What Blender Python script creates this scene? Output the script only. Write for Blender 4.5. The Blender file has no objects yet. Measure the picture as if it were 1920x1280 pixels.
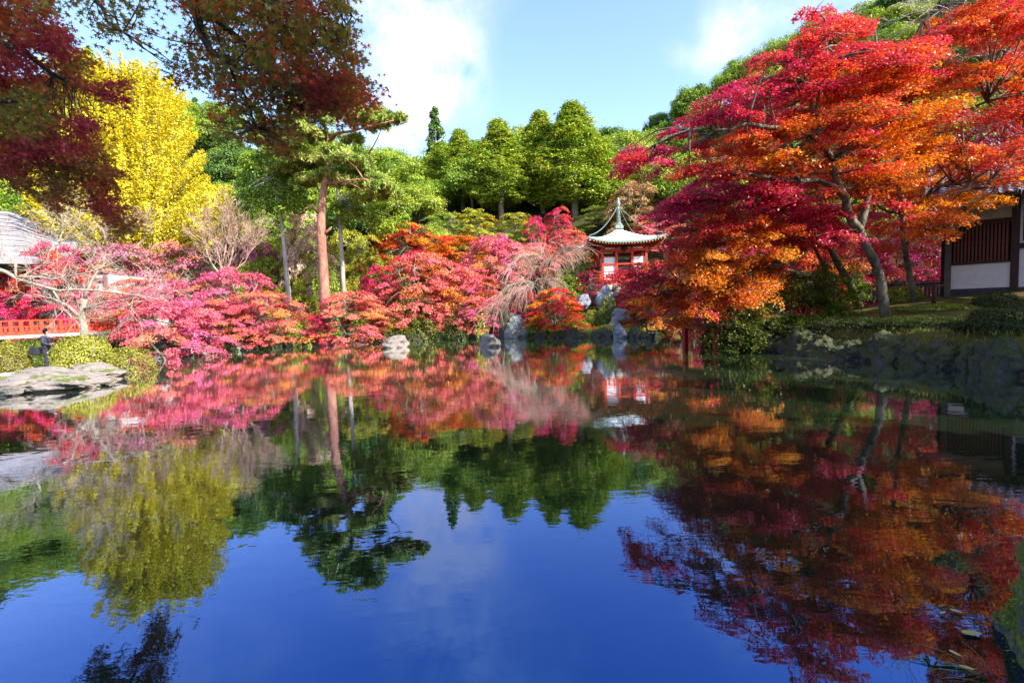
import bpy, bmesh, math, random
import numpy as np
from mathutils import Vector, Matrix, noise
R = math.radians
rng = np.random.default_rng(7)
random.seed(7)
scene = bpy.context.scene
col = scene.collection

# ------------------------------------------------------------------ camera, sky, sun, exposure
CAM = np.array([0.0, 0.0, 2.0]); FPX = 907.0
PITCH, ROLL = R(3.95), R(2.15)
_r = np.array([1.0, 0, 0]); _f = np.array([0, math.cos(PITCH), -math.sin(PITCH)]); _u = np.array([0, math.sin(PITCH), math.cos(PITCH)])
RIGHT = math.cos(ROLL)*_r - math.sin(ROLL)*_u
UP = math.cos(ROLL)*_u + math.sin(ROLL)*_r
FWD = _f
cam_d = bpy.data.cameras.new('camera'); cam = bpy.data.objects.new('camera', cam_d); col.objects.link(cam)
cam_d.sensor_width = 36; cam_d.lens = FPX/1920*36; cam_d.clip_start = 0.05; cam_d.clip_end = 3000
cam.matrix_world = Matrix(((RIGHT[0], UP[0], -FWD[0], CAM[0]), (RIGHT[1], UP[1], -FWD[1], CAM[1]), (RIGHT[2], UP[2], -FWD[2], CAM[2]), (0, 0, 0, 1)))
scene.camera = cam

def W(px, py, D):
    """point of the place at distance D (metres north of the photographer) seen at photo position px, py"""
    d = FWD + (px-960)/FPX*RIGHT + (640-py)/FPX*UP
    return CAM + d*(D/d[1])
def Wz(px, py, z=0.0):
    d = FWD + (px-960)/FPX*RIGHT + (640-py)/FPX*UP
    return CAM + d*((z-CAM[2])/d[2])

SUN_EL = 34.0
SUN_TO = np.array([0.83, -0.56, 0]); SUN_TO /= np.linalg.norm(SUN_TO)
SUN_DIR = np.array([SUN_TO[0]*math.cos(R(SUN_EL)), SUN_TO[1]*math.cos(R(SUN_EL)), math.sin(R(SUN_EL))])
sun_d = bpy.data.lights.new('sun', 'SUN'); sun = bpy.data.objects.new('sun', sun_d); col.objects.link(sun)
sun_d.energy = 5.0; sun_d.angle = R(0.53); sun_d.color = (1.0, 0.94, 0.84)
sun.rotation_euler = Vector(SUN_DIR).to_track_quat('Z', 'Y').to_euler()

world = bpy.data.worlds.new('World'); scene.world = world; world.use_nodes = True
nt = world.node_tree; N = nt.nodes; L = nt.links; N.clear()
out = N.new('ShaderNodeOutputWorld'); bg = N.new('ShaderNodeBackground'); sky = N.new('ShaderNodeTexSky')
sky.sky_type = 'NISHITA'; sky.sun_disc = False; sky.sun_elevation = R(SUN_EL)
sky.sun_rotation = math.atan2(SUN_TO[0], SUN_TO[1])
sky.air_density = 1.0; sky.dust_density = 1.2; sky.ozone_density = 1.6
bg.inputs['Strength'].default_value = 0.15
tc = N.new('ShaderNodeTexCoord')
tint = N.new('ShaderNodeMix'); tint.data_type = 'RGBA'; tint.blend_type = 'MULTIPLY'; tint.inputs['Factor'].default_value = 1
L.new(sky.outputs['Color'], tint.inputs['A']); tint.inputs['B'].default_value = (1.22, 1.25, 1.30, 1)
# clouds: a few soft masses placed by direction, broken up by noise, and thin ones everywhere
sep = N.new('ShaderNodeSeparateXYZ'); L.new(tc.outputs['Generated'], sep.inputs[0])
def dirof(px, py):
    d = FWD + (px-960)/FPX*RIGHT + (640-py)/FPX*UP
    return d/np.linalg.norm(d)
warp = N.new('ShaderNodeTexNoise'); warp.inputs['Scale'].default_value = 5; warp.inputs['Detail'].default_value = 6; L.new(tc.outputs['Generated'], warp.inputs['Vector'])
wm = N.new('ShaderNodeVectorMath'); wm.operation = 'MULTIPLY_ADD'
L.new(warp.outputs['Color'], wm.inputs[0]); wm.inputs[1].default_value = (0.16, 0.16, 0.16); 
sb = N.new('ShaderNodeVectorMath'); sb.operation = 'SUBTRACT'; L.new(tc.outputs['Generated'], sb.inputs[0]); sb.inputs[1].default_value = (0.08, 0.08, 0.08)
L.new(sb.outputs[0], wm.inputs[2])
acc = None
for (px, py, rad, s) in [(800, 90, .17, 1), (850, 140, .10, .9), (700, 60, .13, .8), (740, 200, .13, .9), (800, 235, .09, .9), (640, 190, .1, .6), (690, 250, .08, .8), (780, -90, .17, .8), (900, -160, .15, .6),
                         (1400, 40, .09, .8), (1340, 100, .07, .75), (1450, 5, .08, .7), (1290, 130, .04, .4), (1550, 20, .07, .6), (1262, 112, .03, .3), (1390, -120, .1, .5),
                         (250, -260, .2, .5), (2400, 200, .3, .7), (-500, 250, .3, .7)]:
    c = dirof(px, py)
    ds = N.new('ShaderNodeVectorMath'); ds.operation = 'DISTANCE'; L.new(wm.outputs[0], ds.inputs[0]); ds.inputs[1].default_value = tuple(c)
    mr = N.new('ShaderNodeMapRange'); mr.interpolation_type = 'SMOOTHSTEP'; L.new(ds.outputs['Value'], mr.inputs['Value'])
    mr.inputs['From Min'].default_value = rad; mr.inputs['From Max'].default_value = 0.0; mr.inputs['To Min'].default_value = 0; mr.inputs['To Max'].default_value = s
    if acc is None: acc = mr.outputs[0]
    else:
        ad = N.new('ShaderNodeMath'); ad.operation = 'ADD'; ad.use_clamp = False; L.new(acc, ad.inputs[0]); L.new(mr.outputs[0], ad.inputs[1]); acc = ad.outputs[0]
cn = N.new('ShaderNodeTexNoise'); cn.inputs['Scale'].default_value = 9; cn.inputs['Detail'].default_value = 9; cn.inputs['Roughness'].default_value = .6; L.new(tc.outputs['Generated'], cn.inputs['Vector'])
cr = N.new('ShaderNodeMapRange'); L.new(cn.outputs['Fac'], cr.inputs['Value']); cr.inputs['From Min'].default_value = .36; cr.inputs['From Max'].default_value = .66
mu = N.new('ShaderNodeMath'); mu.operation = 'MULTIPLY'; mu.use_clamp = True; L.new(acc, mu.inputs[0]); L.new(cr.outputs[0], mu.inputs[1])
mu2 = N.new('ShaderNodeMath'); mu2.operation = 'MULTIPLY'; L.new(mu.outputs[0], mu2.inputs[0]); mu2.inputs[1].default_value = .88
cm = N.new('ShaderNodeMix'); cm.data_type = 'RGBA'; L.new(mu2.outputs[0], cm.inputs['Factor']); L.new(tint.outputs['Result'], cm.inputs['A']); cm.inputs['B'].default_value = (3.7, 3.8, 4.0, 1)
L.new(cm.outputs['Result'], bg.inputs['Color']); L.new(bg.outputs[0], out.inputs[0])

scene.view_settings.view_transform = 'Standard'; scene.view_settings.look = 'None'
scene.view_settings.exposure = 1.25; scene.view_settings.gamma = 1
try: scene.view_settings.use_curve_mapping = False
except Exception: pass
cy = scene.cycles
cy.max_bounces = 6; cy.diffuse_bounces = 3; cy.glossy_bounces = 3; cy.transmission_bounces = 4; cy.transparent_max_bounces = 4
cy.caustics_reflective = False; cy.caustics_refractive = False; cy.sample_clamp_indirect = 6

# ------------------------------------------------------------------ materials
def new_mat(name):
    m = bpy.data.materials.new(name); m.use_nodes = True; m.node_tree.nodes.clear(); return m, m.node_tree.nodes, m.node_tree.links
def ramp(N, cols):
    r = N.new('ShaderNodeValToRGB'); cr = r.color_ramp
    while len(cr.elements) < len(cols): cr.elements.new(.5)
    for e, (p, c) in zip(cr.elements, cols): e.position = p; e.color = (*c, 1)
    return r
MATS = {}
def pmat(name, c1, c2=None, scale=4.0, rough=.8, bump=0.0, spec=.3, detail=6, stretch=(1, 1, 1), c3=None, coord='Object', bscale=None, metal=0, lo=.35, hi=.65):
    if name in MATS: return MATS[name]
    m, N, L = new_mat(name); c2 = c2 or tuple(x*.75 for x in c1)
    o = N.new('ShaderNodeOutputMaterial'); b = N.new('ShaderNodeBsdfPrincipled'); L.new(b.outputs[0], o.inputs[0])
    t = N.new('ShaderNodeTexCoord'); mp = N.new('ShaderNodeMapping'); mp.inputs['Scale'].default_value = stretch; L.new(t.outputs[coord], mp.inputs[0])
    n = N.new('ShaderNodeTexNoise'); n.inputs['Scale'].default_value = scale; n.inputs['Detail'].default_value = detail; n.inputs['Roughness'].default_value = .65; L.new(mp.outputs[0], n.inputs['Vector'])
    r = ramp(N, [(lo, c1), (hi, c2)] if c3 is None else [(lo, c1), ((lo+hi)/2, c2), (hi, c3)]); L.new(n.outputs['Fac'], r.inputs[0]); L.new(r.outputs[0], b.inputs['Base Color'])
    b.inputs['Roughness'].default_value = rough; b.inputs['Specular IOR Level'].default_value = spec; b.inputs['Metallic'].default_value = metal
    if bump:
        n2 = N.new('ShaderNodeTexNoise'); n2.inputs['Scale'].default_value = bscale or scale*3; n2.inputs['Detail'].default_value = 5; L.new(mp.outputs[0], n2.inputs['Vector'])
        bp = N.new('ShaderNodeBump'); bp.inputs['Strength'].default_value = bump; bp.inputs['Distance'].default_value = .05; L.new(n2.outputs['Fac'], bp.inputs['Height']); L.new(bp.outputs[0], b.inputs['Normal'])
    MATS[name] = m; return m

def leafmat(name, stops=None, trans=.35, gloss=.03, tr_tint=(1.1, .9, .6)):
    """leaf colour from per-leaf hue value t and brightness v; without stops it takes the object's own colour (alpha = amount of orange leaves)"""
    if name in MATS: return MATS[name]
    m, N, L = new_mat(name); o = N.new('ShaderNodeOutputMaterial')
    at = N.new('ShaderNodeAttribute'); at.attribute_name = 't'; av = N.new('ShaderNodeAttribute'); av.attribute_name = 'v'
    if stops:
        r = ramp(N, stops); L.new(at.outputs['Fac'], r.inputs[0]); c = r.outputs[0]
    else:
        oi = N.new('ShaderNodeObjectInfo')
        a = N.new('ShaderNodeMath'); a.operation = 'ADD'; L.new(at.outputs['Fac'], a.inputs[0]); L.new(oi.outputs['Alpha'], a.inputs[1])
        s = N.new('ShaderNodeMapRange'); L.new(a.outputs[0], s.inputs['Value']); s.inputs['From Min'].default_value = .9; s.inputs['From Max'].default_value = 1.25
        mx = N.new('ShaderNodeMix'); mx.data_type = 'RGBA'; L.new(s.outputs[0], mx.inputs['Factor']); L.new(oi.outputs['Color'], mx.inputs['A']); mx.inputs['B'].default_value = (.75, .16, .01, 1)
        h = N.new('ShaderNodeHueSaturation'); L.new(mx.outputs['Result'], h.inputs['Color'])
        mh = N.new('ShaderNodeMapRange'); L.new(at.outputs['Fac'], mh.inputs['Value']); mh.inputs['To Min'].default_value = .47; mh.inputs['To Max'].default_value = .53; L.new(mh.outputs[0], h.inputs['Hue'])
        c = h.outputs[0]
    mv = N.new('ShaderNodeVectorMath'); mv.operation = 'SCALE'; L.new(c, mv.inputs[0]); L.new(av.outputs['Fac'], mv.inputs['Scale'])
    d = N.new('ShaderNodeBsdfDiffuse'); L.new(mv.outputs[0], d.inputs['Color'])
    mt = N.new('ShaderNodeVectorMath'); mt.operation = 'MULTIPLY'; L.new(mv.outputs[0], mt.inputs[0]); mt.inputs[1].default_value = tr_tint
    tr = N.new('ShaderNodeBsdfTranslucent'); L.new(mt.outputs[0], tr.inputs['Color'])
    x = N.new('ShaderNodeMixShader'); x.inputs[0].default_value = trans; L.new(d.outputs[0], x.inputs[1]); L.new(tr.outputs[0], x.inputs[2])
    if gloss:
        g = N.new('ShaderNodeBsdfGlossy'); g.inputs['Roughness'].default_value = .45
        y = N.new('ShaderNodeMixShader'); y.inputs[0].default_value = gloss; L.new(x.outputs[0], y.inputs[1]); L.new(g.outputs[0], y.inputs[2]); x = y
    L.new(x.outputs[0], o.inputs[0]); MATS[name] = m; return m

LM_BIG = leafmat('maple_leaf_mixed', [(0.0, (.64, .03, .19)), (.3, (.72, .035, .10)), (.5, (.78, .07, .03)), (.75, (.88, .26, .012)), (1.0, (.92, .46, .02))], trans=.55, gloss=.04)
LM_OVER = leafmat('maple_leaf_dark', [(0.0, (.50, .035, .10)), (.35, (.60, .12, .035)), (.6, (.38, .30, .05)), (.8, (.22, .34, .06)), (1.0, (.85, .16, .05))], trans=.5, gloss=.05)
LM_OBJ = leafmat('maple_leaf_shore', None, trans=.25)
LM_GREEN = leafmat('green_leaf', [(0.0, (.09, .20, .02)), (.4, (.24, .36, .03)), (.75, (.42, .50, .04)), (.96, (.52, .55, .07)), (1.0, (.65, .28, .03))], trans=.25, tr_tint=(1, 1.1, .4))
LM_DARK = leafmat('dark_green_leaf', [(0.0, (.04, .10, .025)), (.5, (.10, .20, .035)), (1.0, (.20, .30, .045))], trans=.2)
LM_YGREEN = leafmat('yellow_green_leaf', [(0.0, (.18, .30, .03)), (.5, (.42, .50, .05)), (1.0, (.65, .62, .10))], trans=.3)
LM_GINKGO = leafmat('ginkgo_leaf', [(0.0, (.62, .50, .015)), (.5, (.88, .76, .03)), (1.0, (.92, .86, .10))], trans=.3, tr_tint=(1, .9, .5))
LM_PINE = leafmat('pine_needle', [(0.0, (.14, .24, .03)), (.5, (.32, .42, .06)), (1.0, (.52, .52, .14))], trans=.15)
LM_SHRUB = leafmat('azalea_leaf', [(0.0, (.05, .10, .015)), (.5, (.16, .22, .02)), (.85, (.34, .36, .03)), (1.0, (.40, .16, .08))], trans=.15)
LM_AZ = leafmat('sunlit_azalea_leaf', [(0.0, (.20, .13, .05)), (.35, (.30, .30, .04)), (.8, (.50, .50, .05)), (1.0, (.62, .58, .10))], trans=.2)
LM_MAT = leafmat('shaded_azalea_leaf', [(0.0, (.018, .035, .008)), (.5, (.05, .075, .012)), (1.0, (.13, .12, .02))], trans=.1)  # azalea leaf copy darkened to put the right bank's shade into its colour
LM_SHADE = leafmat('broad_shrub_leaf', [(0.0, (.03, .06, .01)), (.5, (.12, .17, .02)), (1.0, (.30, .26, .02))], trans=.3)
LM_TAN = leafmat('tan_twig_leaf', [(0.0, (.30, .16, .12)), (1.0, (.55, .36, .28))], trans=.2)
BARK = pmat('bark_brown', (.09, .065, .05), (.20, .16, .12), scale=6, stretch=(1, 1, .3), bump=.6)
BARK_MAPLE = pmat('bark_maple', (.06, .05, .036), (.22, .19, .14), scale=5, stretch=(1, 1, .5), bump=.5)
BARK_DARK = pmat('bark_dark', (.02, .016, .014), (.05, .04, .035), scale=9, bump=.5)
BARK_PINE = pmat('bark_red_pine', (.20, .075, .05), (.40, .20, .14), scale=3, stretch=(1, 1, .5), bump=.8)
BARK_GREY = pmat('bark_grey', (.20, .17, .15), (.42, .39, .36), scale=5, stretch=(1, 1, .15), bump=.5)
BARK_PALE = pmat('bark_pale', (.25, .20, .155), (.46, .38, .31), scale=8, bump=.3)
TWIG_PINK = pmat('twig_pinkish', (.30, .18, .14), (.48, .33, .26), scale=8)
def rockmat(name, c1, c2, moss, mossc=(.12, .16, .02)):
    m, N, L = new_mat(name); o = N.new('ShaderNodeOutputMaterial'); b = N.new('ShaderNodeBsdfPrincipled'); L.new(b.outputs[0], o.inputs[0]); b.inputs['Roughness'].default_value = .85
    t = N.new('ShaderNodeTexCoord'); n = N.new('ShaderNodeTexNoise'); n.inputs['Scale'].default_value = 3.5; n.inputs['Detail'].default_value = 9; n.inputs['Roughness'].default_value = .7; L.new(t.outputs['Object'], n.inputs['Vector'])
    r = ramp(N, [(.3, c1), (.52, c2), (.75, tuple(x*.5 for x in c1))]); L.new(n.outputs['Fac'], r.inputs[0])
    g = N.new('ShaderNodeNewGeometry'); s = N.new('ShaderNodeSeparateXYZ'); L.new(g.outputs['Normal'], s.inputs[0])
    n2 = N.new('ShaderNodeTexNoise'); n2.inputs['Scale'].default_value = 2.3; n2.inputs['Detail'].default_value = 7; L.new(t.outputs['Object'], n2.inputs['Vector'])
    a = N.new('ShaderNodeMath'); a.operation = 'MULTIPLY_ADD'; L.new(s.outputs['Z'], a.inputs[0]); a.inputs[1].default_value = .35; L.new(n2.outputs['Fac'], a.inputs[2])
    mr = N.new('ShaderNodeMapRange'); L.new(a.outputs[0], mr.inputs['Value']); mr.inputs['From Min'].default_value = 1.0-moss; mr.inputs['From Max'].default_value = 1.08-moss
    mx = N.new('ShaderNodeMix'); mx.data_type = 'RGBA'; L.new(mr.outputs[0], mx.inputs['Factor']); L.new(r.outputs[0], mx.inputs['A'])
    n3 = N.new('ShaderNodeTexNoise'); n3.inputs['Scale'].default_value = 30; L.new(t.outputs['Object'], n3.inputs['Vector'])
    r3 = ramp(N, [(.3, tuple(x*.4 for x in mossc)), (.7, mossc)]); L.new(n3.outputs['Fac'], r3.inputs[0]); L.new(r3.outputs[0], mx.inputs['B'])
    L.new(mx.outputs['Result'], b.inputs['Base Color'])
    n4 = N.new('ShaderNodeTexNoise'); n4.inputs['Scale'].default_value = 14; n4.inputs['Detail'].default_value = 8; L.new(t.outputs['Object'], n4.inputs['Vector'])
    bp = N.new('ShaderNodeBump'); bp.inputs['Strength'].default_value = .7; bp.inputs['Distance'].default_value = .04; L.new(n4.outputs['Fac'], bp.inputs['Height']); L.new(bp.outputs[0], b.inputs['Normal'])
    MATS[name] = m; return m
ROCK = rockmat('grey_rock', (.14, .13, .13), (.28, .27, .26), .26)
ROCK_MOSS = rockmat('mossy_rock', (.022, .018, .017), (.075, .065, .06), .50, (.055, .065, .012))
ROCK_PALE = rockmat('pale_rock', (.14, .11, .095), (.25, .21, .185), .16)
ROCK_BLUE = rockmat('blue_grey_rock', (.11, .12, .155), (.22, .23, .28), .16)
RED = pmat('vermilion_paint', (.55, .055, .02), (.42, .035, .015), scale=6, rough=.55)
REDDK = pmat('red_lacquer', (.36, .022, .022), (.24, .015, .016), scale=6, rough=.5)
WHITE = pmat('white_plaster', (.80, .79, .80), (.70, .69, .72), scale=3, rough=.9)
DWOOD = pmat('dark_brown_wood', (.045, .02, .018), (.075, .035, .03), scale=4, stretch=(3, 3, .5), rough=.7, bump=.2)
GWOOD = pmat('grey_wood', (.09, .08, .085), (.15, .13, .13), scale=5, rough=.8)
BEIGE = pmat('beige_plaster', (.52, .44, .34), (.44, .37, .29), scale=3)
TILE = pmat('grey_roof_tile', (.15, .20, .29), (.25, .32, .43), scale=5, rough=.35, spec=.6)
COPPER = pmat('pale_copper_roof', (.52, .60, .56), (.62, .70, .67), scale=1.5, rough=.55, detail=8)
GREENBR = pmat('verdigris_bronze', (.16, .22, .20), (.28, .34, .31), scale=8, rough=.6)
PALEROOF = pmat('weathered_pale_roof', (.20, .185, .205), (.31, .295, .31), scale=1.2, rough=.8, detail=9)
BLACK = pmat('black_void_wood', (.012, .012, .014), (.02, .02, .024), rough=.8)

# ------------------------------------------------------------------ object helpers
def tag(o, label=None, cat=None, group=None, kind=None):
    if label: o['label'] = label
    if cat: o['category'] = cat
    if group: o['group'] = group
    if kind: o['kind'] = kind
    return o
def empty(name, loc=(0, 0, 0), rz=0):
    o = bpy.data.objects.new(name, None); col.objects.link(o); o.location = tuple(float(v) for v in loc); o.rotation_euler = (0, 0, rz); o.empty_display_size = .3; return o
def kids(o): return [c for c in bpy.data.objects if c.parent == o]
KIDS = {}
def reg(o, parent):
    o.parent = parent
    if parent is not None: KIDS.setdefault(parent.name, []).append(o)
def copy_tree(o, parent=None):
    c = o.copy(); col.objects.link(c)
    reg(c, parent)
    for ch in KIDS.get(o.name, []): copy_tree(ch, c)
    return c
def set_color(o, c):
    o.color = c
    for ch in KIDS.get(o.name, []): set_color(ch, c)

class MB:
    def __init__(s): s.v = []; s.f = []
    def add(s, vs, fs):
        b = len(s.v); s.v.extend([tuple(float(c) for c in v) for v in vs]); s.f.extend([tuple(i+b for i in f) for f in fs])
    def box(s, c, d, rz=0, M=None):
        x, y, z = d[0]/2, d[1]/2, d[2]/2; vs = []
        for (i, j, k) in ((-1, -1, -1), (1, -1, -1), (1, 1, -1), (-1, 1, -1), (-1, -1, 1), (1, -1, 1), (1, 1, 1), (-1, 1, 1)):
            p = Vector((i*x, j*y, k*z))
            if rz: p = Matrix.Rotation(rz, 3, 'Z') @ p
            if M is not None: p = M @ p
            vs.append((p.x+c[0], p.y+c[1], p.z+c[2]))
        s.add(vs, [(0, 3, 2, 1), (4, 5, 6, 7), (0, 1, 5, 4), (1, 2, 6, 5), (2, 3, 7, 6), (3, 0, 4, 7)])
    def bar(s, a, b, w, h=None):
        a = Vector([float(t) for t in a]); b = Vector([float(t) for t in b]); h = h or w
        q = (b-a).to_track_quat('X', 'Z').to_matrix(); ln = (b-a).length
        m = (a+b)/2; s.box(m, (ln, w, h), M=q)
    def tube(s, pts, rad, n=6, cap=True):
        pts = [np.array(p, float) for p in pts]
        if np.isscalar(rad): rad = [rad]*len(pts)
        ring = []; prev = None
        for i, p in enumerate(pts):
            t = pts[min(i+1, len(pts)-1)]-pts[max(i-1, 0)]; t = t/(np.linalg.norm(t)+1e-9)
            if prev is None: a = np.cross(t, [0, 0, 1] if abs(t[2]) < .9 else [1, 0, 0])
            else: a = prev - t*np.dot(prev, t)
            a = a/(np.linalg.norm(a)+1e-9); prev = a; b = np.cross(t, a)
            ring.append([p+rad[i]*(math.cos(k*2*math.pi/n)*a+math.sin(k*2*math.pi/n)*b) for k in range(n)])
        vs = [v for r in ring for v in r]; fs = []
        for i in range(len(pts)-1):
            for k in range(n): fs.append((i*n+k, i*n+(k+1) % n, (i+1)*n+(k+1) % n, (i+1)*n+k))
        if cap: fs.append(tuple(range(n-1, -1, -1))); fs.append(tuple((len(pts)-1)*n+k for k in range(n)))
        s.add(vs, fs)
    def lathe(s, prof, c, n=16):
        vs = []; fs = []
        for (r, z) in prof:
            for k in range(n): vs.append((c[0]+r*math.cos(2*math.pi*k/n), c[1]+r*math.sin(2*math.pi*k/n), c[2]+z))
        for i in range(len(prof)-1):
            for k in range(n): fs.append((i*n+k, i*n+(k+1) % n, (i+1)*n+(k+1) % n, (i+1)*n+k))
        fs.append(tuple(range(n-1, -1, -1))); fs.append(tuple((len(prof)-1)*n+k for k in range(n)))
        s.add(vs, fs)
    def build(s, name, mat, parent=None, smooth=False, loc=None):
        me = bpy.data.meshes.new(name); me.from_pydata(s.v, [], s.f); me.materials.append(mat); me.update()
        if smooth: me.polygons.foreach_set('use_smooth', [True]*len(me.polygons))
        o = bpy.data.objects.new(name, me); col.objects.link(o)
        if loc is not None: o.location = tuple(float(v) for v in loc)
        reg(o, parent); return o
def instance(src, name, parent, loc=(0, 0, 0), rot=(0, 0, 0), scale=(1, 1, 1)):
    o = bpy.data.objects.new(name, src.data); col.objects.link(o); o.location = tuple(float(v) for v in loc); o.rotation_euler = rot; o.scale = scale; reg(o, parent); return o

# ------------------------------------------------------------------ leaves
def _star():
    vs = [(0, 0, 0)]; out = []
    lob = [(-90, .25), (-60, .16), (-28, .62), (8, .24), (32, .88), (60, .27), (90, 1.0), (120, .27), (148, .88), (172, .24), (208, .62), (240, .16)]
    for a, r in lob: vs.append((r*math.cos(R(a))*.55, r*math.sin(R(a))*.55, -.14*r*r))
    n = len(lob); return vs, [(0, i+1, (i+1) % n+1) for i in range(n)]
SHAPES = {
    'rhomb': ([(0, -.55, 0), (.34, -.02, -.09), (0, .55, -.03), (-.34, .02, -.09)], [(0, 1, 2), (0, 2, 3)]),
    'tri2': ([(0, -.5, 0), (.5, .35, -.1), (0, .12, .02), (-.5, .35, -.1), (0.0, .62, -.08)], [(0, 1, 2), (0, 2, 3), (2, 1, 4), (2, 4, 3)]),
    'needle': ([(0, -.5, 0), (.09, 0, 0), (0, .55, 0), (-.09, 0, 0)], [(0, 1, 2), (0, 2, 3)]),
    'oval': ([(0, -.5, 0), (.22, -.2, -.05), (.22, .2, -.05), (0, .5, -.03), (-.22, .2, -.05), (-.22, -.2, -.05)], [(0, 1, 5), (1, 2, 4), (1, 4, 5), (2, 3, 4)]),
    'star': _star(),
}
def unit(v): return v/(np.linalg.norm(v, axis=-1, keepdims=True)+1e-9)
class Leaves:
    def __init__(s): s.P = []; s.N = []; s.A = []; s.S = []; s.T = []; s.V = []
    def add(s, P, Nn, size, t, v=None, axis=None):
        n = len(P)
        s.P.append(P); s.N.append(unit(Nn)); s.A.append(unit(rng.normal(size=(n, 3))) if axis is None else unit(axis+rng.normal(size=(n, 3))*.25))
        s.S.append(np.broadcast_to(size, (n,)).copy()); s.T.append(np.clip(np.broadcast_to(t, (n,)), 0, 1)); s.V.append(rng.uniform(.5, 1.2, n) if v is None else np.broadcast_to(v, (n,)))
    def arrays(s): return [np.concatenate(x) for x in (s.P, s.N, s.A, s.S, s.T, s.V)]
    def build(s, name, mat, parent, shape='rhomb', kind=None, arr=None):
        P, Nn, A, S, T, V = arr if arr is not None else s.arrays()
        vs, fs = SHAPES[shape]; vs = np.array(vs); fs = np.array(fs); n = len(P); k = len(vs)
        a = unit(A - Nn*np.sum(A*Nn, 1, keepdims=True)); b = np.cross(Nn, a)
        X = P[:, None, :] + S[:, None, None]*(vs[None, :, 0:1]*b[:, None, :] + vs[None, :, 1:2]*a[:, None, :] + vs[None, :, 2:3]*Nn[:, None, :])
        F = (fs[None]+(np.arange(n)*k)[:, None, None]).reshape(-1)
        me = bpy.data.meshes.new(name); me.vertices.add(n*k); me.vertices.foreach_set('co', X.reshape(-1).astype(np.float32))
        nf = n*len(fs); me.loops.add(nf*3); me.loops.foreach_set('vertex_index', F.astype(np.int32)); me.polygons.add(nf); me.polygons.foreach_set('loop_start', np.arange(0, nf*3, 3, dtype=np.int32))
        for nm, arr_ in (('t', T), ('v', V)):
            at = me.attributes.new(nm, 'FLOAT', 'POINT'); at.data.foreach_set('value', np.repeat(arr_, k).astype(np.float32))
        me.materials.append(mat); me.update(calc_edges=True)
        o = bpy.data.objects.new(name, me); col.objects.link(o); reg(o, parent)
        if kind: o['kind'] = kind
        return o
def pad(lv, c, r, n, size, t, normal=(0, 0, 1), droop=.22, ntw=9, thick=.10, tj=.12, yaw=None, elong=1.35):
    """a flat layered spray of maple foliage: leaves set along twigs that fan out from c"""
    c = np.array(c, float); nz = unit(np.array(normal, float)); h = rng.uniform(0, 6.28) if yaw is None else yaw
    ax = np.array([math.cos(h), math.sin(h), 0]); ax = unit(ax-nz*np.dot(ax, nz)); ay = np.cross(nz, ax)
    tw = rng.uniform(0, 6.28, ntw); ln = rng.uniform(.6, 1.0, ntw); k = rng.integers(0, ntw, n)
    rho = rng.uniform(0, 1, n)**.62*ln[k]; th = tw[k]+rng.normal(size=n)*.22
    x = rho*np.cos(th)*r*elong; y = rho*np.sin(th)*r/elong**.3
    z = -droop*r*rho**2+rng.normal(size=n)*thick*r*(1-.6*rho)+(rng.uniform(-1, 1, ntw)*.12*r)[k]
    P = c+x[:, None]*ax+y[:, None]*ay+z[:, None]*nz
    Nn = nz+rng.normal(size=(n, 3))*.45+0.3*unit(P-c)
    lv.add(P, Nn, size*rng.uniform(.7, 1.2, n), t+rng.normal(size=n)*tj*.6+(rng.normal(size=ntw)*tj)[k])
def puff(lv, c, r, n, size, t, flat=.8, up=.5, tj=.14, out=1.0, jit=.5):
    c = np.array(c, float); d = unit(rng.normal(size=(n, 3))); d[:, 2] = np.where(rng.uniform(size=n) < .7, np.abs(d[:, 2]), d[:, 2])
    lump = 1+.25*np.sin(d[:, 0]*5+c[0]*3)*np.cos(d[:, 1]*6+c[1]*5)
    q = d*(r*(.45+.6*rng.uniform(size=n)**.6)*lump)[:, None]; q[:, 2] *= flat
    lv.add(c+q, out*d+np.array([0, 0, up])+rng.normal(size=(n, 3))*jit, size*rng.uniform(.7, 1.25, n), t+rng.normal(size=n)*tj)
def curve(a, b, sag=0.0, n=5, wob=.06):
    a = np.array(a, float); b = np.array(b, float); ln = np.linalg.norm(b-a); ps = []
    off = rng.normal(size=3)*wob*ln
    for i in range(n):
        s = i/(n-1); p = a*(1-s)+b*s; p = p+off*math.sin(s*math.pi)+np.array([0, 0, sag*ln*math.sin(s*math.pi)]); ps.append(p)
    return ps
def grow(mb, p, d, ln, r, lev, spread=.6, up=.0, nseg=3, nch=(2, 3), dec=.68, n0=5, lift=0.0, minr=.004, ends=None):
    pts = [np.array(p, float)]; rad = [r]; d = unit(np.array(d, float))
    for i in range(nseg):
        d = unit(d+rng.normal(size=3)*.16+np.array([0, 0, up])); pts.append(pts[-1]+d*ln/nseg); rad.append(max(minr, r*(1-.45*(i+1)/nseg)))
    mb.tube(pts, rad, max(3, n0), cap=False)
    if ends is not None and lev <= 1: ends.append((pts[-1], d))
    if lev <= 0: return
    for c in range(rng.integers(nch[0], nch[1]+1)):
        i = rng.integers(1, len(pts)) if c else len(pts)-1
        a = unit(np.cross(d, rng.normal(size=3))); dd = unit(d+a*spread*rng.uniform(.6, 1.3)+np.array([0, 0, lift]))
        grow(mb, pts[i], dd, ln*dec*rng.uniform(.8, 1.15), max(minr, rad[i]*.68), lev-1, spread, up, nseg, nch, dec, max(3, n0-1), lift, minr, ends)

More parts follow.
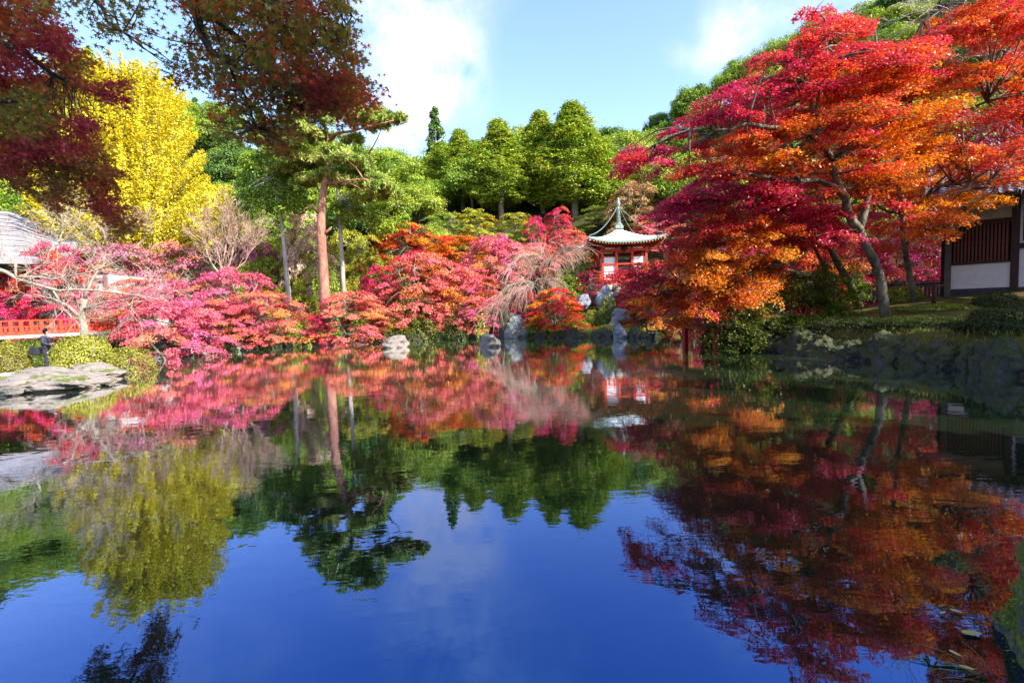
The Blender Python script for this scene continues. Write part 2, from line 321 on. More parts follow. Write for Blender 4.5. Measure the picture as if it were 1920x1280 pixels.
# ------------------------------------------------------------------ pond outline and terrain
SH = [(-40, -4), (-34, 10), (-26, 13.5)] + [tuple(Wz(x, y)[:2]) for x, y in [(-60, 742), (90, 730), (213, 708), (236, 690), (290, 673), (400, 660), (520, 651), (640, 643), (740, 639), (860, 633), (940, 634), (1010, 633), (1110, 633), (1180, 633), (1240, 632), (1262, 620), (1320, 614), (1346, 640), (1352, 650), (1400, 652), (1500, 663), (1600, 671), (1700, 680), (1800, 691), (1925, 706)]] + [(13.2, 8.5), (8.2, 5.4), (5.2, 4.4), (3.75, 3.5), (3.3, 2.7), (3.0, 1.9), (2.0, 1.2), (-8, 1.0), (-20, -1)]
SH = np.array(SH)
def pond_dist(x, y):
    x = np.asarray(x, float); y = np.asarray(y, float); dmin = np.full(x.shape, 1e9); inside = np.zeros(x.shape, bool); n = len(SH)
    for i in range(n):
        ax, ay = SH[i]; bx, by = SH[(i+1) % n]; dx, dy = bx-ax, by-ay
        s = np.clip(((x-ax)*dx+(y-ay)*dy)/(dx*dx+dy*dy), 0, 1); dmin = np.minimum(dmin, np.hypot(x-ax-s*dx, y-ay-s*dy))
        c = ((ay > y) != (by > y)) & (x < (bx-ax)*(y-ay)/(by-ay+1e-12)+ax); inside ^= c
    return np.where(inside, -dmin, dmin)
def sstep(a, b, x): t = np.clip((x-a)/(b-a), 0, 1); return t*t*(3-2*t)
PAG = W(1160, 425, 38.5)
def H(x, y):
    x = np.asarray(x, float); y = np.asarray(y, float); d = pond_dist(x, y)
    right = sstep(4.5, 8, x)*sstep(26, 20, y)*sstep(4, 7, y)
    lowl = sstep(-9, -13, x)*sstep(27, 23, y); base = (.42-.30*lowl)*(1-right)+.80*right
    h = base*sstep(-.15, .55, d)-1.3*sstep(0.1, -1.6, d)
    h = h+np.clip(d, 0, 12)*(.025+.10*right*sstep(0, 1, x/12))
    # left garden stays low, the slope behind starts later there
    start = 37+8*sstep(-8, -20, x)+3*sstep(14, 26, x)
    t = np.clip(y-start, 0, None); h = h+(41+13*sstep(10, 80, np.abs(x)))*(1-np.exp(-t/62.0))*sstep(0, 6, t)
    t2 = np.clip(x-32, 0, None); h = h+22*(1-np.exp(-t2/30.0))*sstep(5, 30, y)
    t3 = np.clip(-x-50, 0, None); h = h+14*(1-np.exp(-t3/30.0))
    # mound carrying the hall
    m = np.hypot((x-PAG[0])/1.25, y-PAG[1]); h = np.maximum(h, np.where(d > 0, 1.9*sstep(8.0, 3.4, m), h))
    # foreground bank under the photographer
    return h
def Hs(x, y): return float(H(np.array([x]), np.array([y]))[0])
def axis(lo, hi, a, b, fine):
    core = np.arange(a, b, fine); l = []; v = a; s = fine
    while v > lo: s *= 1.25; v -= s; l.append(v)
    r = []; v = core[-1]; s = fine
    while v < hi: s *= 1.25; v += s; r.append(v)
    return np.array(l[::-1]+list(core)+r)
gx = axis(-900, 900, -36, 30, .42); gy = axis(-300, 1500, -2, 50, .42)
GX, GY = np.meshgrid(gx, gy); GZ = H(GX, GY)
rough = np.array([noise.noise((float(a)*.6, float(b)*.6, 0)) for a, b in zip(GX.ravel(), GY.ravel())]).reshape(GX.shape)
GZ = GZ+rough*.12*(pond_dist(GX, GY) > .3)
nx, ny = len(gx), len(gy)
me = bpy.data.meshes.new('ground'); V_ = np.stack([GX, GY, GZ], -1).reshape(-1, 3)
idx = np.arange(nx*ny).reshape(ny, nx); F_ = np.stack([idx[:-1, :-1], idx[:-1, 1:], idx[1:, 1:], idx[1:, :-1]], -1).reshape(-1, 4)
me.vertices.add(len(V_)); me.vertices.foreach_set('co', V_.reshape(-1)); me.loops.add(F_.size); me.loops.foreach_set('vertex_index', F_.reshape(-1).astype(np.int32)); me.polygons.add(len(F_)); me.polygons.foreach_set('loop_start', np.arange(0, F_.size, 4, dtype=np.int32)); me.update(calc_edges=True)
me.polygons.foreach_set('use_smooth', [True]*len(me.polygons))
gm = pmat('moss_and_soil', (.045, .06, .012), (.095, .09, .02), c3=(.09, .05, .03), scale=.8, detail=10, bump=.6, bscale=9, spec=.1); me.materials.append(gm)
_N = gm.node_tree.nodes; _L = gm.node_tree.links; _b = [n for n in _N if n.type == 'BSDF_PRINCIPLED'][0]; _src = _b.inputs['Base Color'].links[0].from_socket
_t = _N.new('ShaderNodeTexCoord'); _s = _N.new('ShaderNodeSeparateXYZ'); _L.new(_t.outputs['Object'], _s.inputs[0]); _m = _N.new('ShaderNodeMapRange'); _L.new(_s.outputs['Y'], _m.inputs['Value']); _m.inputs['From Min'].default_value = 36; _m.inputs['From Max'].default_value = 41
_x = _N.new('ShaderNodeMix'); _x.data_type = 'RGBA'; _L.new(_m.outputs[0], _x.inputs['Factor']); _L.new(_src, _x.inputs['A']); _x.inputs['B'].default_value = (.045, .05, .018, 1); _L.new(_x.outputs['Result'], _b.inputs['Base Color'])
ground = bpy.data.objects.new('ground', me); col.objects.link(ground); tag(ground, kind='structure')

# water
m, N, L = new_mat('pond_water'); o = N.new('ShaderNodeOutputMaterial')
t = N.new('ShaderNodeTexCoord'); mp = N.new('ShaderNodeMapping'); mp.inputs['Scale'].default_value = (1.0, 1.8, 1); mp.inputs['Rotation'].default_value = (0, 0, .15); L.new(t.outputs['Object'], mp.inputs[0])
n1 = N.new('ShaderNodeTexNoise'); n1.inputs['Scale'].default_value = 1.6; n1.inputs['Detail'].default_value = 3; n1.inputs['Roughness'].default_value = .55; n1.inputs['Distortion'].default_value = .5; L.new(mp.outputs[0], n1.inputs['Vector'])
n2 = N.new('ShaderNodeTexNoise'); n2.inputs['Scale'].default_value = 11; n2.inputs['Detail'].default_value = 2; L.new(mp.outputs[0], n2.inputs['Vector'])
n3 = N.new('ShaderNodeTexNoise'); n3.inputs['Scale'].default_value = .16; n3.inputs['Detail'].default_value = 2; L.new(t.outputs['Object'], n3.inputs['Vector'])
r3 = N.new('ShaderNodeMapRange'); L.new(n3.outputs['Fac'], r3.inputs['Value']); r3.inputs['From Min'].default_value = .42; r3.inputs['From Max'].default_value = .62; r3.inputs['To Min'].default_value = .03; r3.inputs['To Max'].default_value = .22
mm = N.new('ShaderNodeMath'); mm.operation = 'MULTIPLY'; L.new(n2.outputs['Fac'], mm.inputs[0]); L.new(r3.outputs[0], mm.inputs[1])
aa = N.new('ShaderNodeMath'); aa.operation = 'ADD'; L.new(n1.outputs['Fac'], aa.inputs[0]); L.new(mm.outputs[0], aa.inputs[1])
bp = N.new('ShaderNodeBump'); bp.inputs['Strength'].default_value = 1.0; bp.inputs['Distance'].default_value = .0021; L.new(aa.outputs[0], bp.inputs['Height'])
fr = N.new('ShaderNodeFresnel'); fr.inputs['IOR'].default_value = 1.33; L.new(bp.outputs[0], fr.inputs['Normal'])
fm = N.new('ShaderNodeMapRange'); L.new(fr.outputs[0], fm.inputs['Value']); fm.inputs['From Min'].default_value = .02; fm.inputs['From Max'].default_value = .55
tm = N.new('ShaderNodeMix'); tm.data_type = 'RGBA'; L.new(fm.outputs[0], tm.inputs['Factor']); tm.inputs['A'].default_value = (.014, .078, .29, 1); tm.inputs['B'].default_value = (.95, .95, .95, 1)
gl = N.new('ShaderNodeBsdfGlossy'); gl.inputs['Roughness'].default_value = .0; L.new(tm.outputs['Result'], gl.inputs['Color']); L.new(bp.outputs[0], gl.inputs['Normal'])
df = N.new('ShaderNodeBsdfDiffuse'); df.inputs['Color'].default_value = (.005, .009, .004, 1)
ad = N.new('ShaderNodeAddShader'); L.new(gl.outputs[0], ad.inputs[0]); L.new(df.outputs[0], ad.inputs[1]); L.new(ad.outputs[0], o.inputs[0])
wb = MB(); cxy = SH.mean(0)
wb.add([(-60, -8, 0), (40, -8, 0), (40, 45, 0), (-60, 45, 0)], [(0, 1, 2, 3)])
wo = wb.build('water', m); tag(wo, kind='structure')

# ------------------------------------------------------------------ rocks
def rock_mesh(seed, sub=3, flat=.75, cuts=8, rough_=.34):
    r_ = random.Random(seed); bm = bmesh.new(); bmesh.ops.create_icosphere(bm, subdivisions=sub, radius=1)
    pl = [(Vector((r_.uniform(-1, 1), r_.uniform(-1, 1), r_.uniform(-.4, 1))).normalized(), r_.uniform(.55, .85)) for _ in range(cuts)]
    for v in bm.verts:
        p = v.co.copy()
        for n_, d_ in pl:
            e = p.dot(n_)-d_
            if e > 0: p -= n_*e*.97
        s = 1+rough_*noise.fractal(p*1.7+Vector((seed*3.1, 0, 0)), .8, 2.2, 6)+.07*abs(noise.noise(p*7+Vector((0, seed*2.3, 0))))
        p *= s; p.z *= flat; v.co = p
    me = bpy.data.meshes.new('rock'); bm.to_mesh(me); bm.free(); 
    return me
RM = {}
def rock(px, py, w, h, label, seed=0, mat=ROCK, D=None, group='rocks edging the pond', depth=None, z=None, rz=None, name='rock', sink=.25, sub=3):
    """boulder whose foot shows at px, py with width w and height h in the photo"""
    key = (seed, mat.name, sub)
    if key not in RM: me_ = rock_mesh(seed, sub) if not (sub > 3 and mat is ROCK_PALE) else rock_mesh(seed, 5, .8, 6, .2); me_.materials.append(mat); RM[key] = me_
    p = Wz(px, py, 0) if D is None else W(px, py, D)
    s = p[1]/FPX; wx = w*s/2; hz = h*s
    o_ = bpy.data.objects.new(name, RM[key]); col.objects.link(o_)
    o_.scale = (wx*1.1, (depth/2 if depth else wx*.85), hz*(1+sink)/1.35); o_.location = (p[0], p[1]+wx*.5, p[2]+hz*.5-hz*sink*.5)
    o_.rotation_euler = (0, 0, rz if rz is not None else random.uniform(-.5, .5))
    tag(o_, label, 'rock', group); return o_
# named rocks along the far shore
rock(735, 652, 50, 22, 'flat pale grey rock lying out in the water off the far shore', 1, ROCK_PALE)
rock(920, 650, 44, 24, 'tan rock standing in the water beside a small yellow-green plant', 2, ROCK_PALE)
rock(972, 634, 52, 48, 'tall pointed grey boulder at the foot of the weeping bare tree', 3, ROCK, sink=.15)
rock(948, 632, 40, 52, 'mossy boulder with a yellow top leaning behind the pointed grey boulder', 4, ROCK_MOSS, D=32)
rock(934, 632, 14, 26, 'narrow upright grey stone at the waterline left of the pointed boulder', 5, ROCK_BLUE)
rock(1168, 600, 38, 22, 'pale bluish white boulder on the moss slope below the hall', 2, ROCK_BLUE, D=32)
rock(1165, 634, 24, 26, 'small bluish upright rock at the waterline below the pale boulder', 5, ROCK_BLUE)
rock(1150, 628, 22, 30, 'greenish grey stone wedge beside the small bluish waterline rock', 7, ROCK)
rock(1108, 626, 30, 26, 'grey mossy rock left of the round dark green shrub on the island', 6, ROCK)
rock(1132, 582, 34, 40, 'purplish grey boulder under the stone base of the hall', 7, ROCK_BLUE, D=34)
rock(1092, 572, 28, 20, 'blue grey boulder half hidden behind the orange maple of the island', 1, ROCK_BLUE, D=34)
for i, px in enumerate([1015, 1045, 1075, 1092, 1122, 1195, 1220, 1060, 1140]):
    rock(px, 633.5, random.uniform(20, 36), random.uniform(12, 26), 'dark mossy rock edging the island at the waterline', i % 8, ROCK_MOSS, group='dark rocks around the island')
# rows of edging stones
def edge_rocks(a, b, n, wr, hr, mats, label, group, jy=.3):
    for i in range(n):
        s = (i+random.uniform(.2, .8))/n; k = s*(len(a)-1); j = min(int(k), len(a)-2); f_ = k-j
        x = a[j][0]*(1-f_)+a[j+1][0]*f_; y = a[j][1]*(1-f_)+a[j+1][1]*f_
        rock(x, y-random.uniform(0, 1)*jy, random.uniform(*wr), random.uniform(*hr), label, random.randrange(8), random.choice(mats), group=group)
edge_rocks([(290, 674), (400, 661), (520, 652), (640, 644)], None, 26, (14, 36), (9, 20), [ROCK_PALE, ROCK, ROCK], 'one of the uneven pale stones edging the left part of the far shore', 'edging stones of the left far shore')
edge_rocks([(640, 644), (740, 640), (860, 634), (930, 634)], None, 24, (12, 34), (9, 19), [ROCK_PALE, ROCK, ROCK_MOSS], 'one of the rough stones edging the far shore below the red maples', 'edging stones of the middle far shore')
edge_rocks([(640, 634), (700, 631), (860, 624)], None, 10, (14, 30), (8, 14), [ROCK_PALE, ROCK], 'one of the stones set back on the moss of the far shore', 'stones set back on the far shore', jy=3)
# dark boulders holding the right bank
SHR = [(1350, 650), (1400, 653), (1500, 664), (1600, 672), (1700, 681), (1800, 692), (1925, 707)]
for i in range(30):
    s = (i+random.uniform(.25, .75))/30*(len(SHR)-1); j = min(int(s), len(SHR)-2); f_ = s-j
    x = SHR[j][0]*(1-f_)+SHR[j+1][0]*f_; y = SHR[j][1]*(1-f_)+SHR[j+1][1]*f_
    rr = rock(x, y, random.uniform(44, 84), (34+28*(x-1350)/570)*random.uniform(.6, 1.15), 'one of the dark mossy boulders holding up the shaded right bank', i % 8, ROCK_MOSS, group='boulders of the right bank', sink=.4, sub=4)
for i, (x, y) in enumerate([(13.6, 9.2), (12.4, 7.6), (11.4, 6.6), (10, 6.0), (8.7, 5.3), (7.2, 4.8), (6.0, 4.4)]):
    me_ = RM[(i % 8, ROCK_MOSS.name, 3)] if (i % 8, ROCK_MOSS.name, 3) in RM else rock_mesh(i)
    o_ = bpy.data.objects.new('rock', me_); col.objects.link(o_); o_.location = (x, y, .15); o_.scale = (.6, .5, .55); tag(o_, 'one of the dark mossy boulders holding up the shaded right bank', 'rock', 'boulders of the right bank')
# pale slabs at the left bank
rock(44, 737, 190, 40, 'long pale rock with moss at its foot at the left edge of the pond', 3, ROCK_PALE, sink=.2, rz=.05, depth=2.2, sub=4, group=None)
rock(154, 716, 108, 33, 'big pale pink slab rock with an undercut in front of the clipped azalea', 6, ROCK_PALE, sink=.2, rz=.1, depth=1.6, sub=4, group=None)
rock(10, 742, 50, 20, 'rounded pale rock at the far left waterline', 5, ROCK_PALE, group=None)
rock(300, 655, 40, 26, 'dark boulder under the pink maple behind the second azalea', 2, ROCK_MOSS, D=26, group=None)

# ------------------------------------------------------------------ shrubs
def shrub(px, py, w, h, label, D, mat=LM_SHRUB, dens=1.0, size=.07, t=.5, group=None, cat='shrub', name='azalea_shrub', yscale=1.0, n=None, rag=.10, basez=None):
    p = W(px, py, D); z0 = (Hs(p[0], p[1])-.05) if basez is None else basez
    s = D/FPX; rx = w*s/2; hz = max(.15, p[2]+0-z0) if False else h*s
    root = empty(name, (p[0], p[1], z0)); tag(root, label, cat, group)
    lv = Leaves(); n = n or int(dens*min(14000, 60*rx*hz/size**2*.45))
    d = unit(rng.normal(size=(n, 3))); d[:, 2] = np.abs(d[:, 2])*.9+.02; d = unit(d)
    top = max(p[2]-z0+h*s, .75*h*s)
    bump_ = 1+rag*np.sin(d[:, 0]*7+1)*np.cos(d[:, 1]*6)+rag*.6*np.sin(d[:, 2]*11+d[:, 0]*9)
    P = d*np.array([rx, rx*yscale, top])*((.80+.22*rng.uniform(size=n)**.5)*bump_)[:, None]
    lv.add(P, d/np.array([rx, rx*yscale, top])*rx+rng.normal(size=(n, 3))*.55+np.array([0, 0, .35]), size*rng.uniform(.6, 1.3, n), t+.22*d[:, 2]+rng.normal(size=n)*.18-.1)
    lv.build('foliage', mat, root, 'rhomb')
    mb = MB()
    for k in range(9):
        a = k*.7+rng.uniform(0, .4); mb.tube([(0, 0, 0), (math.cos(a)*rx*.3, math.sin(a)*rx*.3*yscale, top*.4), (math.cos(a)*rx*.62, math.sin(a)*rx*.62*yscale, top*.66)], [.03, .02, .012], 4)
    mb.build('stem', BARK_MAPLE, root); return root
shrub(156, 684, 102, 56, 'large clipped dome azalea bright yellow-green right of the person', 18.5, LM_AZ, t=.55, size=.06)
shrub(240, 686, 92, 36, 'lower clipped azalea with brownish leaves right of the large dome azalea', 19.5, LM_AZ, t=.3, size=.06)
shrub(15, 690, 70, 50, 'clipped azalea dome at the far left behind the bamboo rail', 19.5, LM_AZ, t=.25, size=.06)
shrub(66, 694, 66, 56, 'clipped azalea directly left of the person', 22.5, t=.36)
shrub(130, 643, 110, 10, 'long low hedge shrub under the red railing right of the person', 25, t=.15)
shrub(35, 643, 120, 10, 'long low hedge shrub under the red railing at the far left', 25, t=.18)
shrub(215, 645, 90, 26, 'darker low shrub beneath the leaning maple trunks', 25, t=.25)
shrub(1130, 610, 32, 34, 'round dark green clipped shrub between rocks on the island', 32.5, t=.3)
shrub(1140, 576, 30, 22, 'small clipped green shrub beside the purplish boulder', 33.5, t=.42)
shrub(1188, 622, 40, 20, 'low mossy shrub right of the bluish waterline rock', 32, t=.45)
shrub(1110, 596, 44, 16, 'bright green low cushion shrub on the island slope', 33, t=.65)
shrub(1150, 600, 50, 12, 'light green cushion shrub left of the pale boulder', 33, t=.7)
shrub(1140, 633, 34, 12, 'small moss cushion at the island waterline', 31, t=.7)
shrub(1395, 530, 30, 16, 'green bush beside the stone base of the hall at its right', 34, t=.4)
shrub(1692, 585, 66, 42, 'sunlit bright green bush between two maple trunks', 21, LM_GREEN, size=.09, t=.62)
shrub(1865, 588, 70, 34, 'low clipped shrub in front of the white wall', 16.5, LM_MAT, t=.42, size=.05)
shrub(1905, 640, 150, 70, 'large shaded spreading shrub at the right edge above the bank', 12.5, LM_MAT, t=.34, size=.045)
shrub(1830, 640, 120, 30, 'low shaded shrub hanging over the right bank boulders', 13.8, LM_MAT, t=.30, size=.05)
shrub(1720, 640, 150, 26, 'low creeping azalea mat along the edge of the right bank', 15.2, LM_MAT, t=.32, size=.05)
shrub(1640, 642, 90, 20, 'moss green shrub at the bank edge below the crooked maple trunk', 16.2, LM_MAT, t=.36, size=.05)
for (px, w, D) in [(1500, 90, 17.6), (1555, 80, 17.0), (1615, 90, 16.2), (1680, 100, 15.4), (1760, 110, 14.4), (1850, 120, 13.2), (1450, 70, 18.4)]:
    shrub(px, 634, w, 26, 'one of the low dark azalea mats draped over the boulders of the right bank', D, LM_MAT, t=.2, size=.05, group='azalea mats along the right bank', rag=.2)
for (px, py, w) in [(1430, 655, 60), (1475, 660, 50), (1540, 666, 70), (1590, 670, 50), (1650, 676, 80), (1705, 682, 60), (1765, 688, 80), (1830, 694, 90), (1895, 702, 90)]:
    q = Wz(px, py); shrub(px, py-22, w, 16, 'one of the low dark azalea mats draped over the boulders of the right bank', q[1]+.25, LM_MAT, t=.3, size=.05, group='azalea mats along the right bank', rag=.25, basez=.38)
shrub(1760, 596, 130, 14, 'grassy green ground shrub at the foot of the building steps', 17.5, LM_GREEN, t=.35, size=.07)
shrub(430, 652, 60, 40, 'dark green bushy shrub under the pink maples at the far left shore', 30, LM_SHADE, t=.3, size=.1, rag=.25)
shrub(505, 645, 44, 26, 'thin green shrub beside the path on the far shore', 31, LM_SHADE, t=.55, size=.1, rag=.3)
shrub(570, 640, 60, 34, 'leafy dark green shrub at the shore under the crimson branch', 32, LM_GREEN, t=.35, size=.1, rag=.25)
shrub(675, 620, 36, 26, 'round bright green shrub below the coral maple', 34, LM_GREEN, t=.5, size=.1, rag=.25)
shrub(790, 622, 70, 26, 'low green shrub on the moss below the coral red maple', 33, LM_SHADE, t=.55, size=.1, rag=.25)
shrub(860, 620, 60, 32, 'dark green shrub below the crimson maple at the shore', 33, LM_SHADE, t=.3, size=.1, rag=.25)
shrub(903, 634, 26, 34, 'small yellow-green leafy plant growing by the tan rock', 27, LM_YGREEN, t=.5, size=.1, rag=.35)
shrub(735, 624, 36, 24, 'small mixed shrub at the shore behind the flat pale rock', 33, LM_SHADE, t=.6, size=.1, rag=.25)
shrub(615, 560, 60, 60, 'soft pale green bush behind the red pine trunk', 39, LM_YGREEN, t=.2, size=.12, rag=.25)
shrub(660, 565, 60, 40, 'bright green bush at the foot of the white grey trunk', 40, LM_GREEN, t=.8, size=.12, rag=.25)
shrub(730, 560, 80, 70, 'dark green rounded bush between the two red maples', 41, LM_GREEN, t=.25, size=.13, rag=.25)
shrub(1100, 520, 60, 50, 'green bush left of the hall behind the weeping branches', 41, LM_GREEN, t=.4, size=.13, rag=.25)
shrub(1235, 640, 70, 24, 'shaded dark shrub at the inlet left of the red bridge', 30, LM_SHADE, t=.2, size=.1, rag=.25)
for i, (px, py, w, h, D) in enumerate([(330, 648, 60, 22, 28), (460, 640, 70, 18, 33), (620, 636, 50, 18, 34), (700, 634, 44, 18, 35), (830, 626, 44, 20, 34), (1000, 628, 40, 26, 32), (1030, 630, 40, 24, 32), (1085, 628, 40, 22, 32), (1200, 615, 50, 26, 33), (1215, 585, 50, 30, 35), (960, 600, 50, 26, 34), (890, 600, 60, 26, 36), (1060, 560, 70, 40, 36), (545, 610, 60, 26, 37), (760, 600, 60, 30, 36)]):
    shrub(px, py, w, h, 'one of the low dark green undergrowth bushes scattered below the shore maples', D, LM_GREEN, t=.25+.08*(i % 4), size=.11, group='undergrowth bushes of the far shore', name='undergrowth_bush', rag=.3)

# moss and grass tufts on the bank edges, and fallen leaves
lv = Leaves()
P = []
while len(P) < 9000:
    n = 20000; x = rng.uniform(-26, 22, n); y = rng.uniform(4, 36, n); d = pond_dist(x, y); k = (d > .15) & (d < 3.2); 
    P += list(zip(x[k], y[k]))
P = np.array(P[:9000]); z = H(P[:, 0], P[:, 1])+.03
lv.add(np.column_stack([P, z]), np.array([0, 0, 1.])+rng.normal(size=(len(P), 3))*.4, rng.uniform(.04, .09, len(P)), rng.uniform(0, 1, len(P)))
fl = lv.build('fallen_leaves', leafmat('fallen_leaf', [(0, (.30, .03, .03)), (.5, (.40, .14, .06)), (1, (.45, .30, .08))]), None); tag(fl, 'red and brown fallen leaves scattered over the mossy banks', 'fallen leaves', None, 'stuff')
lv = Leaves(); P = []
while len(P) < 26000:
    n = 40000; x = rng.uniform(-26, 22, n); y = rng.uniform(1.2, 36, n); d = pond_dist(x, y); k = (d > .1) & (d < 2.6); P += list(zip(x[k], y[k]))
P = np.array(P[:26000]); z = H(P[:, 0], P[:, 1])+.05
lv.add(np.column_stack([P, z]), rng.normal(size=(len(P), 3))*np.array([1, 1, .2]), rng.uniform(.08, .2, len(P)), rng.uniform(.1, .8, len(P)), axis=np.tile([0, 0, 1.], (len(P), 1)))
fl = lv.build('grass', LM_SHRUB, None, 'needle'); tag(fl, 'short tufts of grass and moss along the pond banks', 'grass', None, 'stuff')
# leaves floating on the water: thin drifts along shores
lv = Leaves(); n = 1500; s = rng.uniform(0, 1, n); seg = np.array(SHR+[(2100, 728)], float); k = s*(len(seg)-1); j = np.clip(k.astype(int), 0, len(seg)-2); f_ = k-j
pp = np.array([Wz(*(seg[a]*(1-b)+seg[a+1]*b), 0)[:2] for a, b in zip(j, f_)]); pp[:, 1] -= np.abs(rng.normal(size=n))*.18+.1+.25*(.5+.5*np.sin(s*30)); pp[:, 0] -= .12
q2 = np.array([Wz(x, y)[:2] for x, y in zip(rng.uniform(230, 520, 500), 675+rng.exponential(9, 500))])
q3 = np.array([Wz(x, y)[:2] for x, y in zip(rng.uniform(300, 900, 160), rng.uniform(690, 780, 160))])
pp = np.vstack([pp, q2, q3]); pp = pp[pond_dist(pp[:, 0], pp[:, 1]) < -.03]
lv.add(np.column_stack([pp, np.full(len(pp), .012)]), np.array([0, 0, 1.])+rng.normal(size=(len(pp), 3))*.05, rng.uniform(.03, .06, len(pp)), rng.uniform(0, 1, len(pp)))
fl = lv.build('floating_leaves', MATS['fallen_leaf'], None); tag(fl, 'thin drifts of fallen leaves floating along the pond shore', 'floating leaves', None, 'stuff')

# ------------------------------------------------------------------ explicit maples of the right bank
def poly_in(poly, x, y):
    poly = np.array(poly, float); c = False; n = len(poly)
    for i in range(n):
        x1, y1 = poly[i]; x2, y2 = poly[(i+1) % n]
        if (y1 > y) != (y2 > y) and x < (x2-x1)*(y-y1)/(y2-y1)+x1: c = not c
    return c
HUES = [(1180, 290, .10), (1300, 250, .08), (1400, 200, .12), (1500, 150, .28), (1600, 60, .30), (1700, 80, .40), (1800, 150, .62), (1850, 100, .45), (1400, 265, .55), (1450, 300, .78), (1350, 290, .72), (1550, 250, .45), (1650, 190, .55), (1750, 200, .72),
        (1250, 400, .05), (1350, 360, .06), (1450, 370, .12), (1200, 470, .12), (1300, 440, .35), (1400, 440, .70), (1330, 500, .78), (1420, 500, .75), (1250, 560, .55), (1280, 600, .85), (1220, 600, .80), (1350, 560, .6), (1180, 540, .22), (1500, 400, .25),
        (1600, 420, .15), (1560, 470, .10), (1620, 340, .55), (1700, 330, .85), (1750, 300, .85), (1800, 380, .88), (1850, 400, .90), (1700, 430, .35), (1760, 450, .85), (1680, 480, .55), (1520, 330, .45), (1900, 300, .45), (1850, 250, .35), (1550, 530, .9), (1450, 560, .8)]
HU = np.array(HUES)
def hue_at(px, py):
    py = py+6; d = np.hypot(HU[:, 0]-px, (HU[:, 1]-py)*1.6)+12; w = 1/d**3; return float((w*HU[:, 2]).sum()/w.sum())*1.06+.02
def big_maple(label, trunks, limbs, poly, npads, Dr, leafn, padr, size=.082, lean=(0, 0, 1), thin=False, D_of=None, name='maple_tree'):
    b = trunks[0][0][0]; root = empty(name, W(*b)); tag(root, label, 'maple tree', 'maples of the right bank'); o = np.array(root.location)
    mb = MB(); nodes = []
    for pts, r0, r1 in trunks:
        ps = [W(*p)-o for p in pts]; n = len(ps); mb.tube(ps, [r0+(r1-r0)*i/(n-1) for i in range(n)], 10); nodes += ps[n//2:]
    mb.build('trunk', BARK_MAPLE, root, True)
    lb = MB()
    for pts, r0, r1 in limbs:
        ps = [W(*p)-o for p in pts]; n = len(ps)
        fine = []
        for i in range(n-1):
            fine += curve(ps[i], ps[i+1], n=4, wob=.05)[:-1]
        fine.append(ps[-1]); lb.tube(fine, [r0+(r1-r0)*i/(len(fine)-1) for i in range(len(fine))], 7); nodes += fine[2:]
    nodes = np.array(nodes); lv = Leaves(); xs = [p[0] for p in poly]; ys = [p[1] for p in poly]; cnt = 0; tries = 0
    while cnt < npads and tries < 50000:
        tries += 1; x = rng.uniform(min(xs), max(xs)); y = rng.uniform(min(ys), max(ys))
        if not poly_in(poly, x, y): continue
        D = rng.uniform(*Dr) if D_of is None else D_of(x, y)+rng.uniform(-2.0, 2.0)
        p = W(x, y, D)-o
        if p[2]+o[2] < .9: continue
        r_ = padr*rng.uniform(.6, 1.3); k = np.argmin(np.linalg.norm(nodes-p, axis=1)); a = nodes[k]
        if np.linalg.norm(a-p) > 5.5: continue
        nn = (rng.normal()*.12-.10, rng.normal()*.12-.18, 1)
        pad(lv, p, r_, int(leafn*(r_/padr)**2), size, hue_at(x, y)+rng.normal()*.07, nn, droop=.25, thick=.09, yaw=math.atan2(p[1]-a[1], p[0]-a[0])+rng.normal()*.3)
        lb.tube(curve(a, p, .04, 5, .07), [.045, .035, .026, .017, .01], 4)
        for q in range(3):
            an = rng.uniform(0, 6.28); lb.tube(curve(p, p+np.array([math.cos(an), math.sin(an), .02])*r_*.8, -.05, 3), [.012, .009, .005], 3)
        cnt += 1
    lb.build('branches', BARK_MAPLE, root, True); lv.build('crown', LM_BIG, root); return root
DA = lambda x, y: 17+ (x-1600)*-.004 + (300-y)*.002
big_maple('crooked-trunked maple on the right bank with the tallest red and orange crown',
    [([(1662, 608, 17), (1656, 560, 17), (1652, 525, 17), (1640, 490, 16.9), (1625, 462, 16.8), (1612, 430, 16.6)], .17, .12)],
    [([(1612, 430, 16.6), (1585, 370, 16.2), (1560, 300, 15.8), (1530, 220, 15.5), (1500, 130, 15.5)], .15, .03), ([(1612, 430, 16.6), (1630, 350, 17), (1650, 260, 17.5), (1660, 150, 17.5), (1640, 50, 17.5)], .13, .03),
     ([(1585, 370, 16.2), (1500, 340, 15.5), (1420, 330, 15), (1380, 325, 15)], .09, .03), ([(1560, 300, 15.8), (1480, 240, 15), (1400, 232, 14.5), (1330, 240, 14.5), (1230, 270, 14)], .09, .02), ([(1500, 340, 15.5), (1478, 290, 15), (1470, 240, 15)], .07, .02),
     ([(1530, 220, 15.5), (1550, 120, 15.5), (1540, 30, 15.5)], .05, .01)],
    [(1150, 295), (1230, 240), (1330, 195), (1430, 125), (1480, 70), (1520, 20), (1560, 10), (1600, 60), (1660, 70), (1720, 60), (1740, 200), (1700, 320), (1600, 400), (1480, 400), (1380, 345), (1330, 340), (1240, 320), (1180, 315)],
    170, None, 760, .92, D_of=lambda x, y: 16.0+(y-200)*.003)
